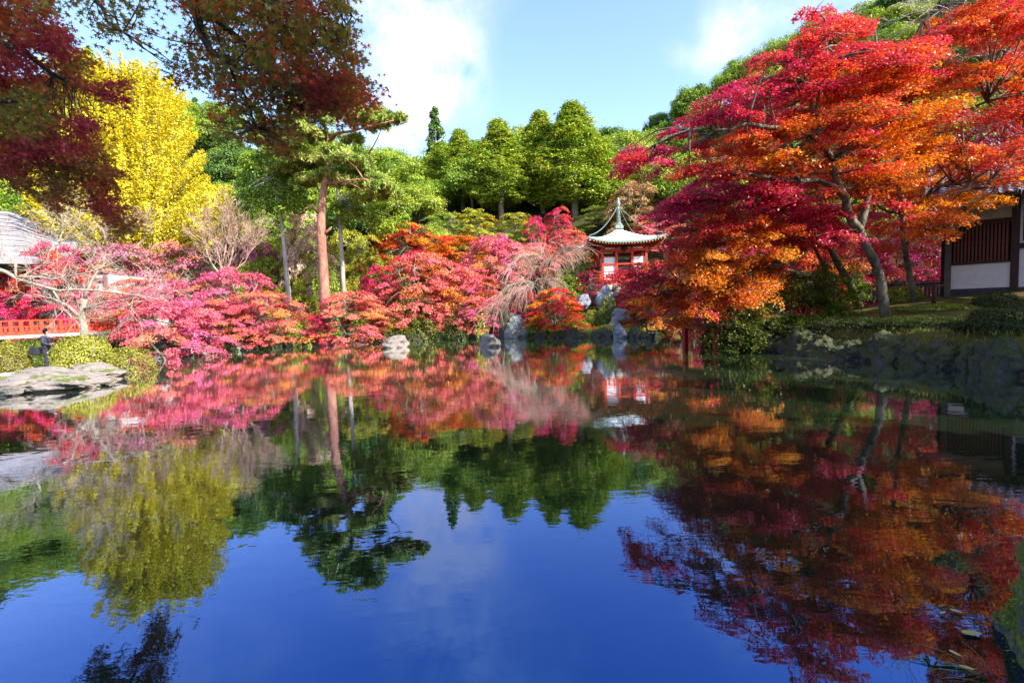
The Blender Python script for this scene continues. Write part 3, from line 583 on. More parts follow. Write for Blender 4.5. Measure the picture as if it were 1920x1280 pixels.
big_maple('leaning maple on the right bank whose purple-red boughs sweep far left over the water',
    [([(1612, 575, 20), (1600, 545, 19.8), (1583, 515, 19.5), (1568, 488, 19.3), (1553, 455, 19), (1545, 430, 18.8)], .15, .11)],
    [([(1545, 430, 18.8), (1500, 400, 18.5), (1440, 400, 18), (1380, 420, 18), (1330, 430, 18)], .13, .03), ([(1500, 400, 18.5), (1420, 360, 17.5), (1350, 370, 17)], .09, .02), ([(1545, 430, 18.8), (1500, 480, 18), (1430, 500, 18), (1350, 520, 18.5), (1260, 560, 19)], .10, .02), ([(1545, 430, 18.8), (1540, 370, 19), (1500, 300, 19)], .10, .03)],
    [(1205, 400), (1235, 372), (1300, 345), (1400, 345), (1500, 380), (1590, 400), (1600, 425), (1560, 445), (1500, 470), (1440, 490), (1430, 540), (1340, 575), (1275, 610), (1215, 600), (1185, 560), (1160, 525), (1170, 500), (1225, 485), (1265, 450), (1255, 415)],
    170, None, 700, .92, D_of=lambda x, y: 18.3+(y-450)*.004)
big_maple('straight pale-trunked maple nearest the white-walled building with an orange crown',
    [([(1720, 580, 20), (1710, 540, 20), (1702, 500, 20), (1696, 460, 19.8), (1690, 400, 19.5), (1682, 330, 19.2)], .13, .08)],
    [([(1682, 330, 19.2), (1690, 240, 19), (1710, 140, 18.5), (1730, 40, 18.5), (1790, -60, 18)], .10, .02), ([(1690, 400, 19.5), (1750, 350, 18), (1820, 340, 16.5), (1870, 350, 15.5)], .08, .02), ([(1682, 330, 19.2), (1760, 250, 18), (1850, 190, 17), (1930, 150, 17)], .08, .02), ([(1696, 460, 19.8), (1740, 430, 18), (1790, 430, 17)], .06, .015), ([(1690, 400, 19.5), (1640, 370, 18.5), (1600, 350, 18)], .06, .015)],
    [(1600, 380), (1640, 250), (1690, 60), (1760, 10), (1870, -70), (1990, -80), (2000, 200), (1960, 300), (1925, 352), (1870, 372), (1800, 405), (1740, 440), (1640, 445)],
    180, None, 640, .88, D_of=lambda x, y: 17.8-(x-1750)*.006)
big_maple('slender maple with an orange crown half hidden behind the other right bank trunks',
    [([(1580, 575, 23.5), (1565, 540, 23.5), (1545, 500, 23.3), (1520, 450, 23), (1500, 390, 23)], .11, .07)],
    [([(1500, 390, 23), (1450, 330, 22.5), (1380, 290, 22), (1300, 300, 22)], .08, .02), ([(1520, 450, 23), (1450, 450, 22.5), (1380, 470, 22), (1320, 490, 22)], .07, .02), ([(1500, 390, 23), (1550, 300, 23), (1640, 260, 23)], .08, .02), ([(1500, 390, 23), (1600, 380, 23), (1700, 380, 23)], .06, .02)],
    [(1260, 300), (1350, 260), (1500, 200), (1700, 180), (1800, 300), (1780, 430), (1640, 480), (1560, 450), (1420, 520), (1300, 560), (1280, 500), (1330, 420)],
    85, None, 600, 1.15, size=.10, D_of=lambda x, y: 22.8)
# dark crimson maples behind, by the building
# ------------------------------------------------------------------ prototype shore maple (layered, several stems)
def proto_maple(seed, hw=3.0, ht=4.5, npad=70, leafn=420, size=.105, low=.8):
    global rng; keep = rng; rng = np.random.default_rng(seed)
    root = empty('maple_tree'); mb = MB(); lb = MB(); nodes = []
    for k in range(rng.integers(2, 4)):
        a = rng.uniform(0, 6.28); p0 = np.array([math.cos(a)*.15, math.sin(a)*.15, -.3]); p1 = p0+np.array([math.cos(a)*.35, math.sin(a)*.35, ht*.3]); p2 = p1+np.array([math.cos(a)*hw*.3, math.sin(a)*hw*.3, ht*.3]); p3 = p2+np.array([math.cos(a+.5)*hw*.2, math.sin(a+.5)*hw*.2, ht*.2])
        mb.tube([p0, p0*.5+p1*.5+rng.normal(size=3)*.06, p1, p2, p3], [.13, .11, .09, .055, .03], 7); nodes += [p1, (p1+p2)/2, p2, p3]
    mb.build('trunk', BARK_MAPLE, root, True); nodes = np.array(nodes); lv = Leaves()
    for i in range(npad):
        z = low+(ht-low)*((i+rng.uniform())/npad); f_ = (z-low)/(ht-low); rr = hw*math.sqrt(max(.02, 1-max(0, f_-.15)**1.7*1.05))*rng.uniform(.25, 1.0)**.6; a = i*2.399+rng.normal()*.3
        p = np.array([math.cos(a)*rr, math.sin(a)*rr, z-.28*rr*rr/hw]); p[2] = max(p[2], .5); r_ = hw*.27*rng.uniform(.6, 1.3)
        pad(lv, p, r_, int(leafn*(r_/(hw*.27))**2), size, .5+rng.normal()*.26, (math.cos(a)*.22, math.sin(a)*.22, 1), droop=.25, thick=.09, yaw=a)
        q = nodes[np.argmin(np.linalg.norm(nodes-p, axis=1))]; lb.tube(curve(q, p, .05, 4), [.035, .026, .018, .01], 4)
    lb.build('branches', BARK_MAPLE, root); lv.build('crown', LM_OBJ, root); rng = keep; return root
MP = [proto_maple(11), proto_maple(12, npad=78), proto_maple(13, hw=3.2, npad=62), proto_maple(14, npad=72, low=.5)]
used = [False]*len(MP)
def maple(px, ytop, ybot, w, D, color, orange, label, k=0, group='red and pink maples around the pond', dy=0):
    c = W(px, (ytop+ybot)/2, D); z0 = Hs(c[0], D)-.05; top = W(px, ytop, D)[2]; s = D/FPX
    o_ = MP[k] if not used[k] else copy_tree(MP[k]); used[k] = True
    o_.location = (c[0], D, z0); sc = w*s/2/3.1; o_.scale = (sc, sc*.95, max(.6, (top-z0)/4.55)); o_.rotation_euler = (0, 0, random.uniform(0, 6.28))
    tag(o_, label, 'maple tree', group); set_color(o_, (*color, orange)); return o_
PINK = (.82, .155, .24); CORAL = (.82, .21, .16); CRIM = (.66, .03, .08); MAUVE = (.60, .20, .24); ORED = (.72, .07, .02); DCR = (.30, .012, .045); YG = (.42, .48, .04); ORG = (.72, .18, .015)
maple(330, 560, 645, 200, 25, PINK, 0.05, 'hot pink maple spreading low over the water right of the azaleas', 0)
maple(290, 520, 600, 190, 30, PINK, 0.1, 'pink maple behind the leaning trunks near the red railing', 1)
maple(430, 500, 600, 170, 33, PINK, 0.12, 'pale pink maple in front of the bare white tree', 2)
maple(500, 545, 625, 170, 31.5, CORAL, 0.12, 'coral pink maple left of the red pine trunk over the shore path', 3)
maple(420, 560, 620, 160, 30.5, PINK, 0.1, 'pink maple bending down to the shore left of the coral one', 1)
maple(655, 545, 625, 180, 33.5, CORAL, 0.1, 'coral pink dome maple in front of the red pine', 0)
maple(595, 590, 636, 70, 32, CRIM, 0.0, 'small crimson maple bough hanging at the shoreline in front of the pine', 2)
maple(760, 415, 500, 150, 44, ORED, .45, 'orange-red maple high on the slope right of the grey trunks', 3)
maple(850, 440, 520, 160, 43, ORG, .4, 'orange maple under the cypresses behind the coral ones', 0)
maple(795, 470, 600, 190, 36.5, CORAL, .28, 'large coral red maple in the middle of the far shore', 1)
maple(870, 500, 610, 180, 36, CORAL, .35, 'orange pink maple right of the large coral red maple', 2)
maple(715, 495, 560, 110, 38.5, CRIM, .0, 'crimson maple between the grey trunk and the dark green bush', 3)
maple(930, 440, 560, 150, 40.5, PINK, .12, 'bright pink maple below the trunk of the tall cypress', 0)
maple(905, 555, 625, 110, 33.5, PINK, .1, 'pinkish crimson maple low at the shore left of the weeping tree', 1)
maple(1000, 455, 560, 130, 42, CORAL, .2, 'salmon maple behind the weeping bare branches', 2)
maple(1070, 430, 530, 100, 45, CORAL, .15, 'faded salmon maple directly left of the hall roof', 3)
maple(1048, 388, 460, 66, 48, CRIM, .0, 'small crimson maple standing above the salmon ones between cypress trunks', 1)
maple(1003, 405, 460, 56, 47, CRIM, .0, 'sparse crimson maple leaning beside the small crimson one', 2)
maple(1045, 538, 628, 130, 31.5, ORED, .42, 'orange-topped red maple on the island hanging to the water', 3)
maple(985, 555, 620, 80, 33, CRIM, .1, 'crimson maple bough between the weeping tree and the island maple', 0)
maple(1103, 515, 575, 70, 36, DCR, .0, 'dark red maple left of the stone base of the hall', 1)
maple(1240, 395, 470, 150, 46, CORAL, .05, 'salmon pink maple seen right behind the hall roof', 2)
maple(1200, 500, 570, 100, 33.5, CRIM, .0, 'crimson maple in front of the hall at its right side', 0)
maple(1290, 470, 570, 150, 30, CRIM, .1, 'crimson maple between the hall and the leaning maple', 1)
maple(1215, 570, 625, 90, 31, ORED, .5, 'orange maple at the island end of the red bridge', 3)
maple(1700, 430, 560, 170, 31, DCR, 0, 'dark crimson maple behind the black fence left of the building', 2)
maple(1600, 440, 560, 150, 33, CRIM, .1, 'shaded crimson maple behind the right bank trunks', 3)
maple(1500, 440, 560, 180, 34, ORED, .3, 'shaded orange-red maple behind the right bank undergrowth', 0)
maple(1400, 450, 600, 200, 36, CRIM, .25, 'red maple far behind the bridge inlet', 1)
maple(1840, 230, 420, 260, 34, DCR, .1, 'dark red maple rising behind the tiled roof', 2)
maple(15, 508, 600, 130, 31.5, CRIM, .12, 'crimson maple in front of the white building at the far left', 3)
maple(100, 452, 520, 130, 31, CRIM, .0, 'crimson maple top standing before the pale roof', 0)
maple(228, 535, 625, 110, 32.5, CORAL, .35, 'orange and pink maple behind the bare-limbed tree', 1)
maple(230, 455, 560, 200, 38, MAUVE, .1, 'mauve maple behind the bare cherry branches', 2)
maple(330, 450, 560, 170, 41, MAUVE, .15, 'mauve pink maple under the yellow ginkgo', 3)
maple(480, 450, 540, 120, 42, MAUVE, .1, 'faded mauve maple right of the bare white tree', 0)
maple(150, 400, 520, 230, 44, CORAL, .4, 'reddish brown maple behind the pale roof', 1)
GRP2 = 'yellow green maples of the understory'
YGL = ['low green maple left of the slim grey trunk above the coral maples', 'yellow-green layered maple directly behind the slim grey trunk', 'yellow-green maple between the slim grey trunk and the red pine trunk', 'green layered maple higher up behind the tan pink faded tree', 'yellow-green maple around the middle of the pale grey straight trunk', 'yellow-green maple between the pale grey trunk and the orange-red maple',
       'green layered maple left of the hall spire', 'yellow-green maple behind the hall roof beside the spire', 'yellow-green maple right of the hall spire under the purple-red bough', 'shaded yellow-green maple above the orange maple left of the cypress trunks', 'yellow-green maple at the foot of the leftmost tall cypress', 'green maple between the trunks of the two tallest cypresses', 'yellow-green maple']
for i, (px, yt, yb, w, D) in enumerate([(470, 490, 560, 110, 40), (530, 440, 540, 150, 43), (590, 500, 570, 110, 41), (570, 440, 520, 120, 46), (650, 430, 540, 120, 45), (690, 440, 540, 100, 44), (1150, 385, 480, 150, 52), (1215, 350, 440, 130, 54), (1240, 400, 470, 110, 53), (835, 398, 470, 110, 48), (890, 392, 470, 110, 49), (970, 398, 470, 100, 49)]):
    maple(px, yt, yb, w, D, YG if i % 3 else (.26, .38, .04), .1 if i % 2 else .25, YGL[i], i % 4, GRP2)
maple(1185, 340, 420, 110, 50, (.55, .35, .15), .2, 'peach coloured maple behind the spire of the hall', 2)
maple(575, 392, 450, 110, 42, (.85, .62, .48), .0, 'tan pink faded tree left of the red pine trunk', 1)

# ------------------------------------------------------------------ conifers, broadleaf trees and the wooded hill
def proto_cypress(seed, h=14, r=3.0, bare=.38, nc=300, per=90, size=.20, mat=LM_GREEN, t=.45, bark=BARK_GREY, name='cypress_tree', tr=.22, cr_=.55):
    global rng; keep = rng; rng = np.random.default_rng(seed)
    root = empty(name); mb = MB(); mb.tube([(0, 0, -.5), (.05, 0, h*.4), (0, .05, h*.75), (0, 0, h*.97)], [tr, tr*.8, tr*.5, .04], 9); lb = MB(); lv = Leaves()
    for i in range(nc):
        f_ = (i+rng.uniform())/nc; z = h*(bare+(1-bare)*f_); prof = math.sin(min(1, (f_*1.6+.35))*math.pi*.5)*(1-f_**1.2)**.85
        rr = r*prof*rng.uniform(.3, 1.0)**.45; a = rng.uniform(0, 6.28); rr *= 1+.18*math.sin(a*3+z)
        p = np.array([math.cos(a)*rr, math.sin(a)*rr, z-.15*rr]); puff(lv, p*np.array([1, 1, 1])+rng.normal(size=3)*.12, cr_*r/3*rng.uniform(.5, 1.5), per, size, t+rng.normal()*.16, flat=1.0, up=.45, jit=.7)
        if i % 4 == 0: lb.tube([(0, 0, z-.4*rr*.3), p*np.array([.5, .5, 1])+np.array([0, 0, .05]), p], [.05, .03, .012], 3)
    mb.build('trunk', bark, root, True); lb.build('branches', BARK, root); lv.build('crown', mat, root); rng = keep; return root
def proto_broad(seed, h=8, r=3.6, nc=90, per=270, size=.19, mat=LM_GREEN, t=.45, bare=.3, name='broadleaf_tree', flatc=.75, bark=BARK_MAPLE):
    global rng; keep = rng; rng = np.random.default_rng(seed)
    root = empty(name); mb = MB(); lb = MB(); lv = Leaves(); mb.tube([(0, 0, -.8), (.1, .05, h*.25), (0, .15, h*.5)], [.2, .16, .1], 8)
    for i in range(nc):
        d = unit(rng.normal(size=3)); d[2] = abs(d[2])*1.1-.25; rr = rng.uniform(.45, 1)
        p = np.array([d[0]*r*rr, d[1]*r*rr, h*bare+(h*(1-bare)*.86)*max(0, .28+.72*d[2]*rr)]); puff(lv, p, r*.27*rng.uniform(.7, 1.35), per, size, t+rng.normal()*.10, flat=flatc, up=.4)
        if i % 3 == 0: lb.tube(curve((0, .1, h*.42), p, .05, 4), [.07, .05, .03, .015], 4)
    mb.build('trunk', bark, root, True); lb.build('branches', bark, root); lv.build('crown', mat, root); rng = keep; return root
CY = [proto_cypress(21, nc=950, per=62, size=.15, bare=.20, t=.6, cr_=.36), proto_cypress(22, r=3.3, nc=950, per=62, size=.15, bare=.16, t=.56, cr_=.36)]
FAR = [proto_broad(31, t=.5), proto_broad(32, mat=LM_DARK, t=.5), proto_broad(33, t=.32), proto_broad(34, mat=LM_YGREEN, t=.35), proto_cypress(35, h=10, r=2.4, bare=.15, nc=130, per=80, size=.24, t=.35), proto_cypress(36, h=11, r=2.3, bare=.12, nc=130, per=80, size=.26, mat=LM_DARK, t=.5, name='conifer_tree'), proto_broad(37, h=7, r=4.2, nc=60, t=.6, flatc=.6)]
usedp = set()
def place(proto, px, ytop, D, w=None, label='', cat='tree', group=None, hh=None, w0=3.0, h0=14, ybase=None):
    c = W(px, ytop, D); z0 = Hs(c[0], D) if ybase is None else W(px, ybase, D)[2]; z0 = min(z0, Hs(c[0], D))
    o_ = proto if proto.name not in usedp else copy_tree(proto); usedp.add(proto.name)
    sz = (c[2]-z0)/h0; sx = (w*D/FPX/2/w0) if w else sz
    o_.location = (c[0], D, z0); o_.scale = (sx, sx, sz); o_.rotation_euler = (0, 0, random.uniform(0, 6.28)); tag(o_, label, cat, group); return o_
G = 'tall cypresses on the slope'
place(CY[0], 933, 228, 57, 150, 'tall cypress with a straight grey trunk left of the pair of tall ones', 'cypress tree', G)
place(CY[1], 1072, 200, 57, 185, 'tallest and broadest cypress just left of the hall spire', 'cypress tree', G)
place(CY[0], 1012, 213, 60, 140, 'tall cypress half merged with the left side of the tallest one', 'cypress tree', G)
place(CY[1], 862, 248, 62, 120, 'bluish green cypress with a dark trunk left of the tall ones', 'cypress tree', G)
place(CY[0], 1130, 262, 61, 120, 'shorter cypress filling the gap right of the tallest one', 'cypress tree', G)
place(CY[1], 825, 272, 66, 110, 'narrow cypress behind the pale-branched broadleaf tree', 'cypress tree', G)
place(CY[0], 975, 290, 66, 120, 'dark shaded cypress standing back between the two tall groups', 'cypress tree', G)
place(FAR[3], 1165, 228, 66, 110, 'yellow-green rounded tree right of the tallest cypress', 'tree', None, w0=3.6, h0=8)
place(FAR[3], 760, 330, 54, 120, 'light yellow-green tree with pale spreading branches right of the pine', 'tree', None, w0=3.6, h0=8)
place(FAR[3], 690, 300, 60, 120, 'pale green tree directly behind the pine crown', 'tree', None, w0=3.6, h0=8)
place(FAR[0], 720, 350, 56, 110, 'bright green tree behind the right side of the pine', 'tree', None, w0=3.6, h0=8)
place(FAR[3], 800, 405, 46, 80, 'low yellow-green tree above the orange maple', 'tree', None, w0=3.6, h0=8)
place(FAR[1], 470, 290, 55, 100, 'dark bluish green tree right of the ginkgo', 'tree', None, w0=3.6, h0=8)
place(FAR[2], 95, 205, 62, 120, 'green tree top rising behind the left shoulder of the ginkgo', 'tree', None, w0=3.6, h0=8)
place(FAR[2], 30, 330, 52, 160, 'green tree behind the pale roof under the dark maple', 'tree', None, w0=3.6, h0=8)
place(FAR[0], 1320, 165, 85, 80, 'lighter green tree top on the skyline touching the red maple crown', 'tree', None, w0=3.6, h0=8)
# hillside wood
pts = []
tries = 0
while len(pts) < 285 and tries < 20000:
    tries += 1; D = 45+115*rng.uniform()**1.35; X = rng.uniform(-1.15, 1.2)*D
    if D < 47.5 and -30 < X < 14: continue
    if D < 58 and -7 < X < 15: continue
    if any((X-a)**2+(D-b)**2 < (2.9+.016*D)**2*(1.0 if D < 100 else 1.5) for a, b in pts): continue
    if X < -8 and D < 52: continue
    pts.append((X, D))
for X, D in pts:
    k = rng.choice([0, 1, 2, 3, 4, 5, 6], p=[.26, .13, .22, .16, .06, .03, .14]); pr = FAR[k]; h0 = 8 if k in (0, 1, 2, 3) else (7 if k == 6 else 10)
    o_ = pr if pr.name not in usedp else copy_tree(pr); usedp.add(pr.name); s = rng.uniform(.85, 1.25)*(1.0+.2*(D > 90))
    o_.location = (float(X), float(D), Hs(X, D)-.3); o_.scale = (s, s, s*rng.uniform(.9, 1.15)); o_.rotation_euler = (0, 0, float(rng.uniform(0, 6.28)))
    tag(o_, ['one of the rounded green trees covering the hill', 'one of the dark evergreen round trees covering the hill', 'one of the mid green bushy trees covering the hill', 'one of the yellow-green trees covering the hill', 'one of the pointed green conifers covering the hill', 'one of the dark pointed conifers covering the hill', 'one of the broad flat-crowned trees covering the hill'][k], 'tree', 'trees covering the hill, kind %s' % ['round', 'dark', 'bushy', 'yellow-green', 'pointed', 'dark pointed', 'flat-crowned'][k])

# ginkgo
root = empty('ginkgo_tree', (W(262, 600, 44)[0], 44, Hs(W(262, 600, 44)[0], 44))); tag(root, 'huge golden yellow ginkgo towering over the left garden', 'ginkgo tree')
h = W(262, 135, 44)[2]-root.location.z; mb = MB(); mb.tube([(0, 0, -.5), (.1, 0, h*.3), (0, .2, h*.6), (-.2, 0, h*.94)], [.55, .42, .25, .05], 10); mb.build('trunk', BARK_MAPLE, root, True)
lv = Leaves(); lb = MB()
for i in range(860):
    f_ = (i+rng.uniform())/860; z = h*(.28+.66*f_); rmax = 10.6*(1-f_)**.66*min(1, .6+2.2*f_)+.2; a = rng.uniform(0, 6.28); rr = rmax*rng.uniform(.5, 1.08)
    p0 = np.array([0, .1, z-rr*.5]); d = unit(np.array([math.cos(a), math.sin(a), .85+1.3*f_])); ln = rr/np.hypot(d[0], d[1])
    ln = min(ln, 10); pe = p0+d*ln; pe[2] = min(pe[2], h*1.0); lb.tube(curve(p0, pe, -.03, 4, .03), [.06, .045, .03, .01], 3)
    n = int(150*ln/3)+60; s = rng.uniform(.22, 1, n)**.8; P = p0+(pe-p0)*s[:, None]+rng.normal(size=(n, 3))*(.05+.20*np.sin(s*3.0))[:, None]*np.array([1, 1, .9])
    lv.add(P, unit(P-p0)*.6+rng.normal(size=(n, 3))*.6+np.array([0, 0, .5]), rng.uniform(.11, .20, n), .5+rng.normal()*.22+rng.normal(size=n)*.15)
lb.build('branches', BARK_MAPLE, root); lv.build('crown', LM_GINKGO, root)
root = empty('ginkgo_tree', (W(432, 600, 42)[0], 42, Hs(W(432, 600, 42)[0], 42))); tag(root, 'small yellow tree at the right foot of the huge ginkgo', 'ginkgo tree')
mb = MB(); mb.tube([(0, 0, -.3), (0, .1, 5), (0, 0, 8)], [.2, .15, .05], 7); mb.build('trunk', BARK_MAPLE, root, True); lv = Leaves()
zt = W(432, 350, 42)[2]-root.location.z
for i in range(42):
    a = rng.uniform(0, 6.28); rr = rng.uniform(.3, 2.6); puff(lv, (math.cos(a)*rr, math.sin(a)*rr, zt-rng.uniform(0, 3.8)-.3*rr), .6, 150, .16, .4+rng.normal()*.2, up=.4)
lv.build('crown', LM_GINKGO, root)

# red pine
root = empty('pine_tree', W(610, 612, 35)); o = np.array(root.location); tag(root, 'tall red-barked pine with airy pads of needles standing by the shore', 'pine tree')
root.location.z = Hs(o[0], o[1]); o = np.array(root.location)
TP = [(610, 620, 35), (609, 560, 35), (606, 500, 35), (602, 440, 35), (602, 400, 35), (606, 360, 35), (615, 320, 35), (619, 290, 35), (615, 262, 35), (612, 240, 35)]
ps = [W(*p)-o for p in TP]; mb = MB(); mb.tube(ps, [.42, .36, .34, .31, .28, .25, .21, .17, .13, .09], 12); mb.build('trunk', BARK_PINE, root, True)
lb = MB(); lv = Leaves(); nd = ps[4:]
LIMB = [[(616, 268, 35), (632, 250, 34.5), (660, 246, 34), (690, 238, 33.5), (730, 228, 33)], [(615, 345, 35), (640, 340, 34), (680, 335, 33.5)], [(601, 405, 35), (585, 385, 34.5), (570, 392, 34)], [(617, 300, 35), (590, 290, 35), (550, 290, 35)], [(612, 245, 35), (600, 200, 35), (610, 160, 35.5)], [(613, 255, 35), (575, 225, 35.5), (545, 215, 36)], [(606, 440, 35), (618, 430, 35), (622, 425, 35)], [(619, 290, 35), (650, 280, 36), (690, 290, 37)]]
for L_ in LIMB:
    q = [W(*p)-o for p in L_]; lb.tube(q, [.13-.1*i/(len(q)-1) for i in range(len(q))], 7); nd += q
nd = np.array(nd)
for (px, py, w, h) in [(560, 250, 70, 26), (600, 170, 80, 26), (560, 205, 60, 22), (640, 190, 70, 24), (690, 225, 70, 20), (720, 230, 46, 16), (590, 225, 60, 22), (560, 300, 60, 24), (530, 320, 50, 20), (590, 310, 50, 22), (650, 300, 56, 24), (630, 285, 50, 24), (680, 320, 50, 26), (650, 345, 50, 26), (700, 340, 50, 28), (715, 355, 50, 24), (570, 340, 44, 20), (738, 224, 40, 14), (700, 216, 50, 18), (675, 232, 50, 16), (600, 260, 50, 20), (525, 270, 40, 20), (735, 365, 30, 16), (548, 270, 44, 20), (620, 205, 60, 22), (660, 262, 40, 14), (610, 330, 36, 18), (670, 300, 40, 20), (540, 232, 36, 14), (690, 370, 30, 16), (640, 165, 50, 18), (575, 185, 50, 18)]:
    D = 35+rng.uniform(-1.8, 1.6); s = D/FPX; c = W(px, py, D)-o
    q = nd[np.argmin(np.linalg.norm(nd-c, axis=1))]; lb.tube(curve(q, c, .06, 5), [.06, .05, .035, .025, .012], 5)
    for j in range(int(w*h/34)+8):
        a = rng.uniform(0, 6.28); rr = math.sqrt(rng.uniform())*rng.uniform(.8, 1.35)
        p = c+np.array([math.cos(a)*rr*w*s*.5, math.sin(a)*rr*w*s*.5, (1-rr)*h*s*.4+rng.normal()*.1]); n = 90
        d = unit(rng.normal(size=(n, 3))+np.array([0, 0, .6])); P = p+d*rng.uniform(.08, .32, (n, 1)); lv.add(P, rng.normal(size=(n, 3)), rng.uniform(.22, .36, n), .5+rng.normal()*.26+rng.normal(size=n)*.12, axis=d)
lb.build('branches', BARK_PINE, root, True); lv.build('needles', LM_PINE, root, 'needle')

# two pale bare-stemmed conifers beside the pine
def stem_tree(label, path, r0, crown, D, mat=LM_GREEN, t=.35):
    root = empty('cedar_tree', W(*path[0], D)); o = np.array(root.location); root.location.z = min(o[2], Hs(o[0], o[1])); o = np.array(root.location); tag(root, label, 'cedar tree')
    ps = [W(*p, D)-o for p in path]; n = len(ps); ps[0][2] = -.4; mb = MB(); mb.tube(ps, [r0*(1-.7*i/(n-1)) for i in range(n)], 9); 
    for k in range(7):
        q = ps[n//2]*(1-k/9)+ps[-1]*(k/9); a = rng.uniform(0, 6.28); mb.tube([q, q+np.array([math.cos(a)*.5, math.sin(a)*.5, .1])], [.04, .015], 4)
    mb.build('trunk', BARK_GREY, root, True); lv = Leaves(); lb = MB()
    for (px, py, w, h, n) in crown:
        for j in range(n):
            x = px+rng.normal()*w*.28; y = py+rng.normal()*h*.28; p = W(x, y, D+rng.uniform(-1.8, 1.8))-o; puff(lv, p, .55*rng.uniform(.7, 1.3), 110, .17, t+rng.normal()*.15, up=.4)
            if j % 3 == 0: lb.tube(curve(ps[-2], p, .03, 4), [.04, .03, .02, .01], 3)
    lb.build('branches', BARK_GREY, root); lv.build('crown', mat, root)
stem_tree('slim grey trunk with a dark green crown standing left of the red pine', [(543, 585), (540, 540), (533, 470), (528, 410), (520, 330), (515, 280)], .21, [(490, 360, 120, 90, 46), (530, 350, 120, 100, 46), (500, 300, 90, 60, 24), (545, 385, 60, 36, 14)], 38)
stem_tree('pale grey straight trunk with a green crown standing right of the red pine', [(644, 560), (642, 500), (638, 430), (634, 380), (630, 330)], .21, [(700, 400, 110, 50, 40), (640, 400, 80, 40, 18), (690, 360, 80, 60, 24), (730, 430, 70, 30, 14)], 39, t=.5)

# ------------------------------------------------------------------ bare trees
def bare(label, base, limbs, mat, twigs, D, name='bare_tree', cat='bare tree', lev=3, ln=1.1, rt=.022, up=.02, group=None, spread=.6, minr=.006, dirb=(0, 0, .3), nch=(2, 3)):
    root = empty(name, W(*base)); o = np.array(root.location); tag(root, label, cat, group)
    mb = MB(); tw = MB(); allp = []
    for pts, r0, r1 in limbs:
        ps = [W(*p)-o for p in pts]; n = len(ps); fine = []
        for i in range(n-1): fine += curve(ps[i], ps[i+1], n=4, wob=.04)[:-1]
        fine.append(ps[-1]); m_ = len(fine); mb.tube(fine, [r0+(r1-r0)*i/(m_-1) for i in range(m_)], 7)
        for i in range(2, m_): allp.append((fine[i], unit(fine[i]-fine[i-1])))
    for k in range(twigs):
        p, d = allp[rng.integers(0, len(allp))]; grow(tw, p, d*.8+rng.normal(size=3)*.55+np.array(dirb), ln*rng.uniform(.6, 1.2), rt, lev, spread, up, 3, nch, .7, 4, minr=minr)
    mb.build('trunk', mat, root, True); tw.build('twigs', mat, root); return root
bare('leafless pale cherry reaching in from the left edge with a long forked limb', (-120, 640, 19),
     [([(-120, 650, 19), (-90, 560, 19), (-20, 505, 19), (30, 521, 19), (110, 545, 18.8), (230, 550, 18.6), (300, 562, 18.5)], .12, .014), ([(30, 521, 19), (60, 508, 19), (90, 488, 19), (110, 455, 19), (114, 400, 19)], .06, .015), ([(30, 521, 19), (100, 524, 18.7), (160, 512, 18.4), (220, 490, 18), (270, 450, 18)], .045, .01), ([(110, 455, 19), (130, 440, 19), (150, 420, 18.8)], .03, .01), ([(100, 546, 18.8), (120, 580, 18.6), (150, 612, 18.5)], .035, .012), ([(30, 521, 19), (30, 490, 19), (0, 470, 19)], .05, .015)],
     BARK_PALE, 80, 19, ln=.8, rt=.011, minr=.005, lev=3)
bare('pale-trunked forked bare tree growing behind the large dome azalea', (160, 640, 22),
     [([(160, 645, 22), (157, 610, 22), (152, 590, 22), (158, 560, 22)], .18, .12), ([(157, 600, 22), (130, 575, 22), (100, 560, 22), (60, 550, 22)], .09, .02), ([(158, 560, 22), (175, 520, 22), (200, 490, 22)], .08, .02), ([(155, 580, 22), (200, 565, 21.5), (250, 560, 21)], .06, .012)],
     BARK_PALE, 45, 22, ln=.8, rt=.014, minr=.006)
bare('whitish many-stemmed leafless tree standing above the pale pink maple', (418, 530, 35),
     [([(418, 545, 35), (415, 500, 35), (405, 460, 35)], .12, .06), ([(418, 520, 35), (435, 480, 35), (445, 440, 35)], .08, .03), ([(418, 520, 35), (395, 490, 35), (380, 450, 35)], .08, .03), ([(420, 520, 35), (460, 490, 35), (480, 460, 35)], .06, .02), ([(415, 500, 35), (425, 450, 35), (430, 425, 35)], .05, .02)],
     TWIG_PINK, 80, 35, ln=1.1, rt=.022, minr=.010, up=.08, dirb=(0, 0, .8))
bare('pinkish leafless tree behind the pale roof at the left', (200, 520, 40),
     [([(200, 530, 40), (205, 470, 40), (190, 420, 40)], .12, .04), ([(205, 480, 40), (240, 440, 40)], .07, .03), ([(200, 480, 40), (150, 440, 40), (110, 425, 40)], .07, .03)],
     TWIG_PINK, 60, 40, ln=1.5, rt=.022, minr=.011, up=.05, dirb=(0, 0, .5))
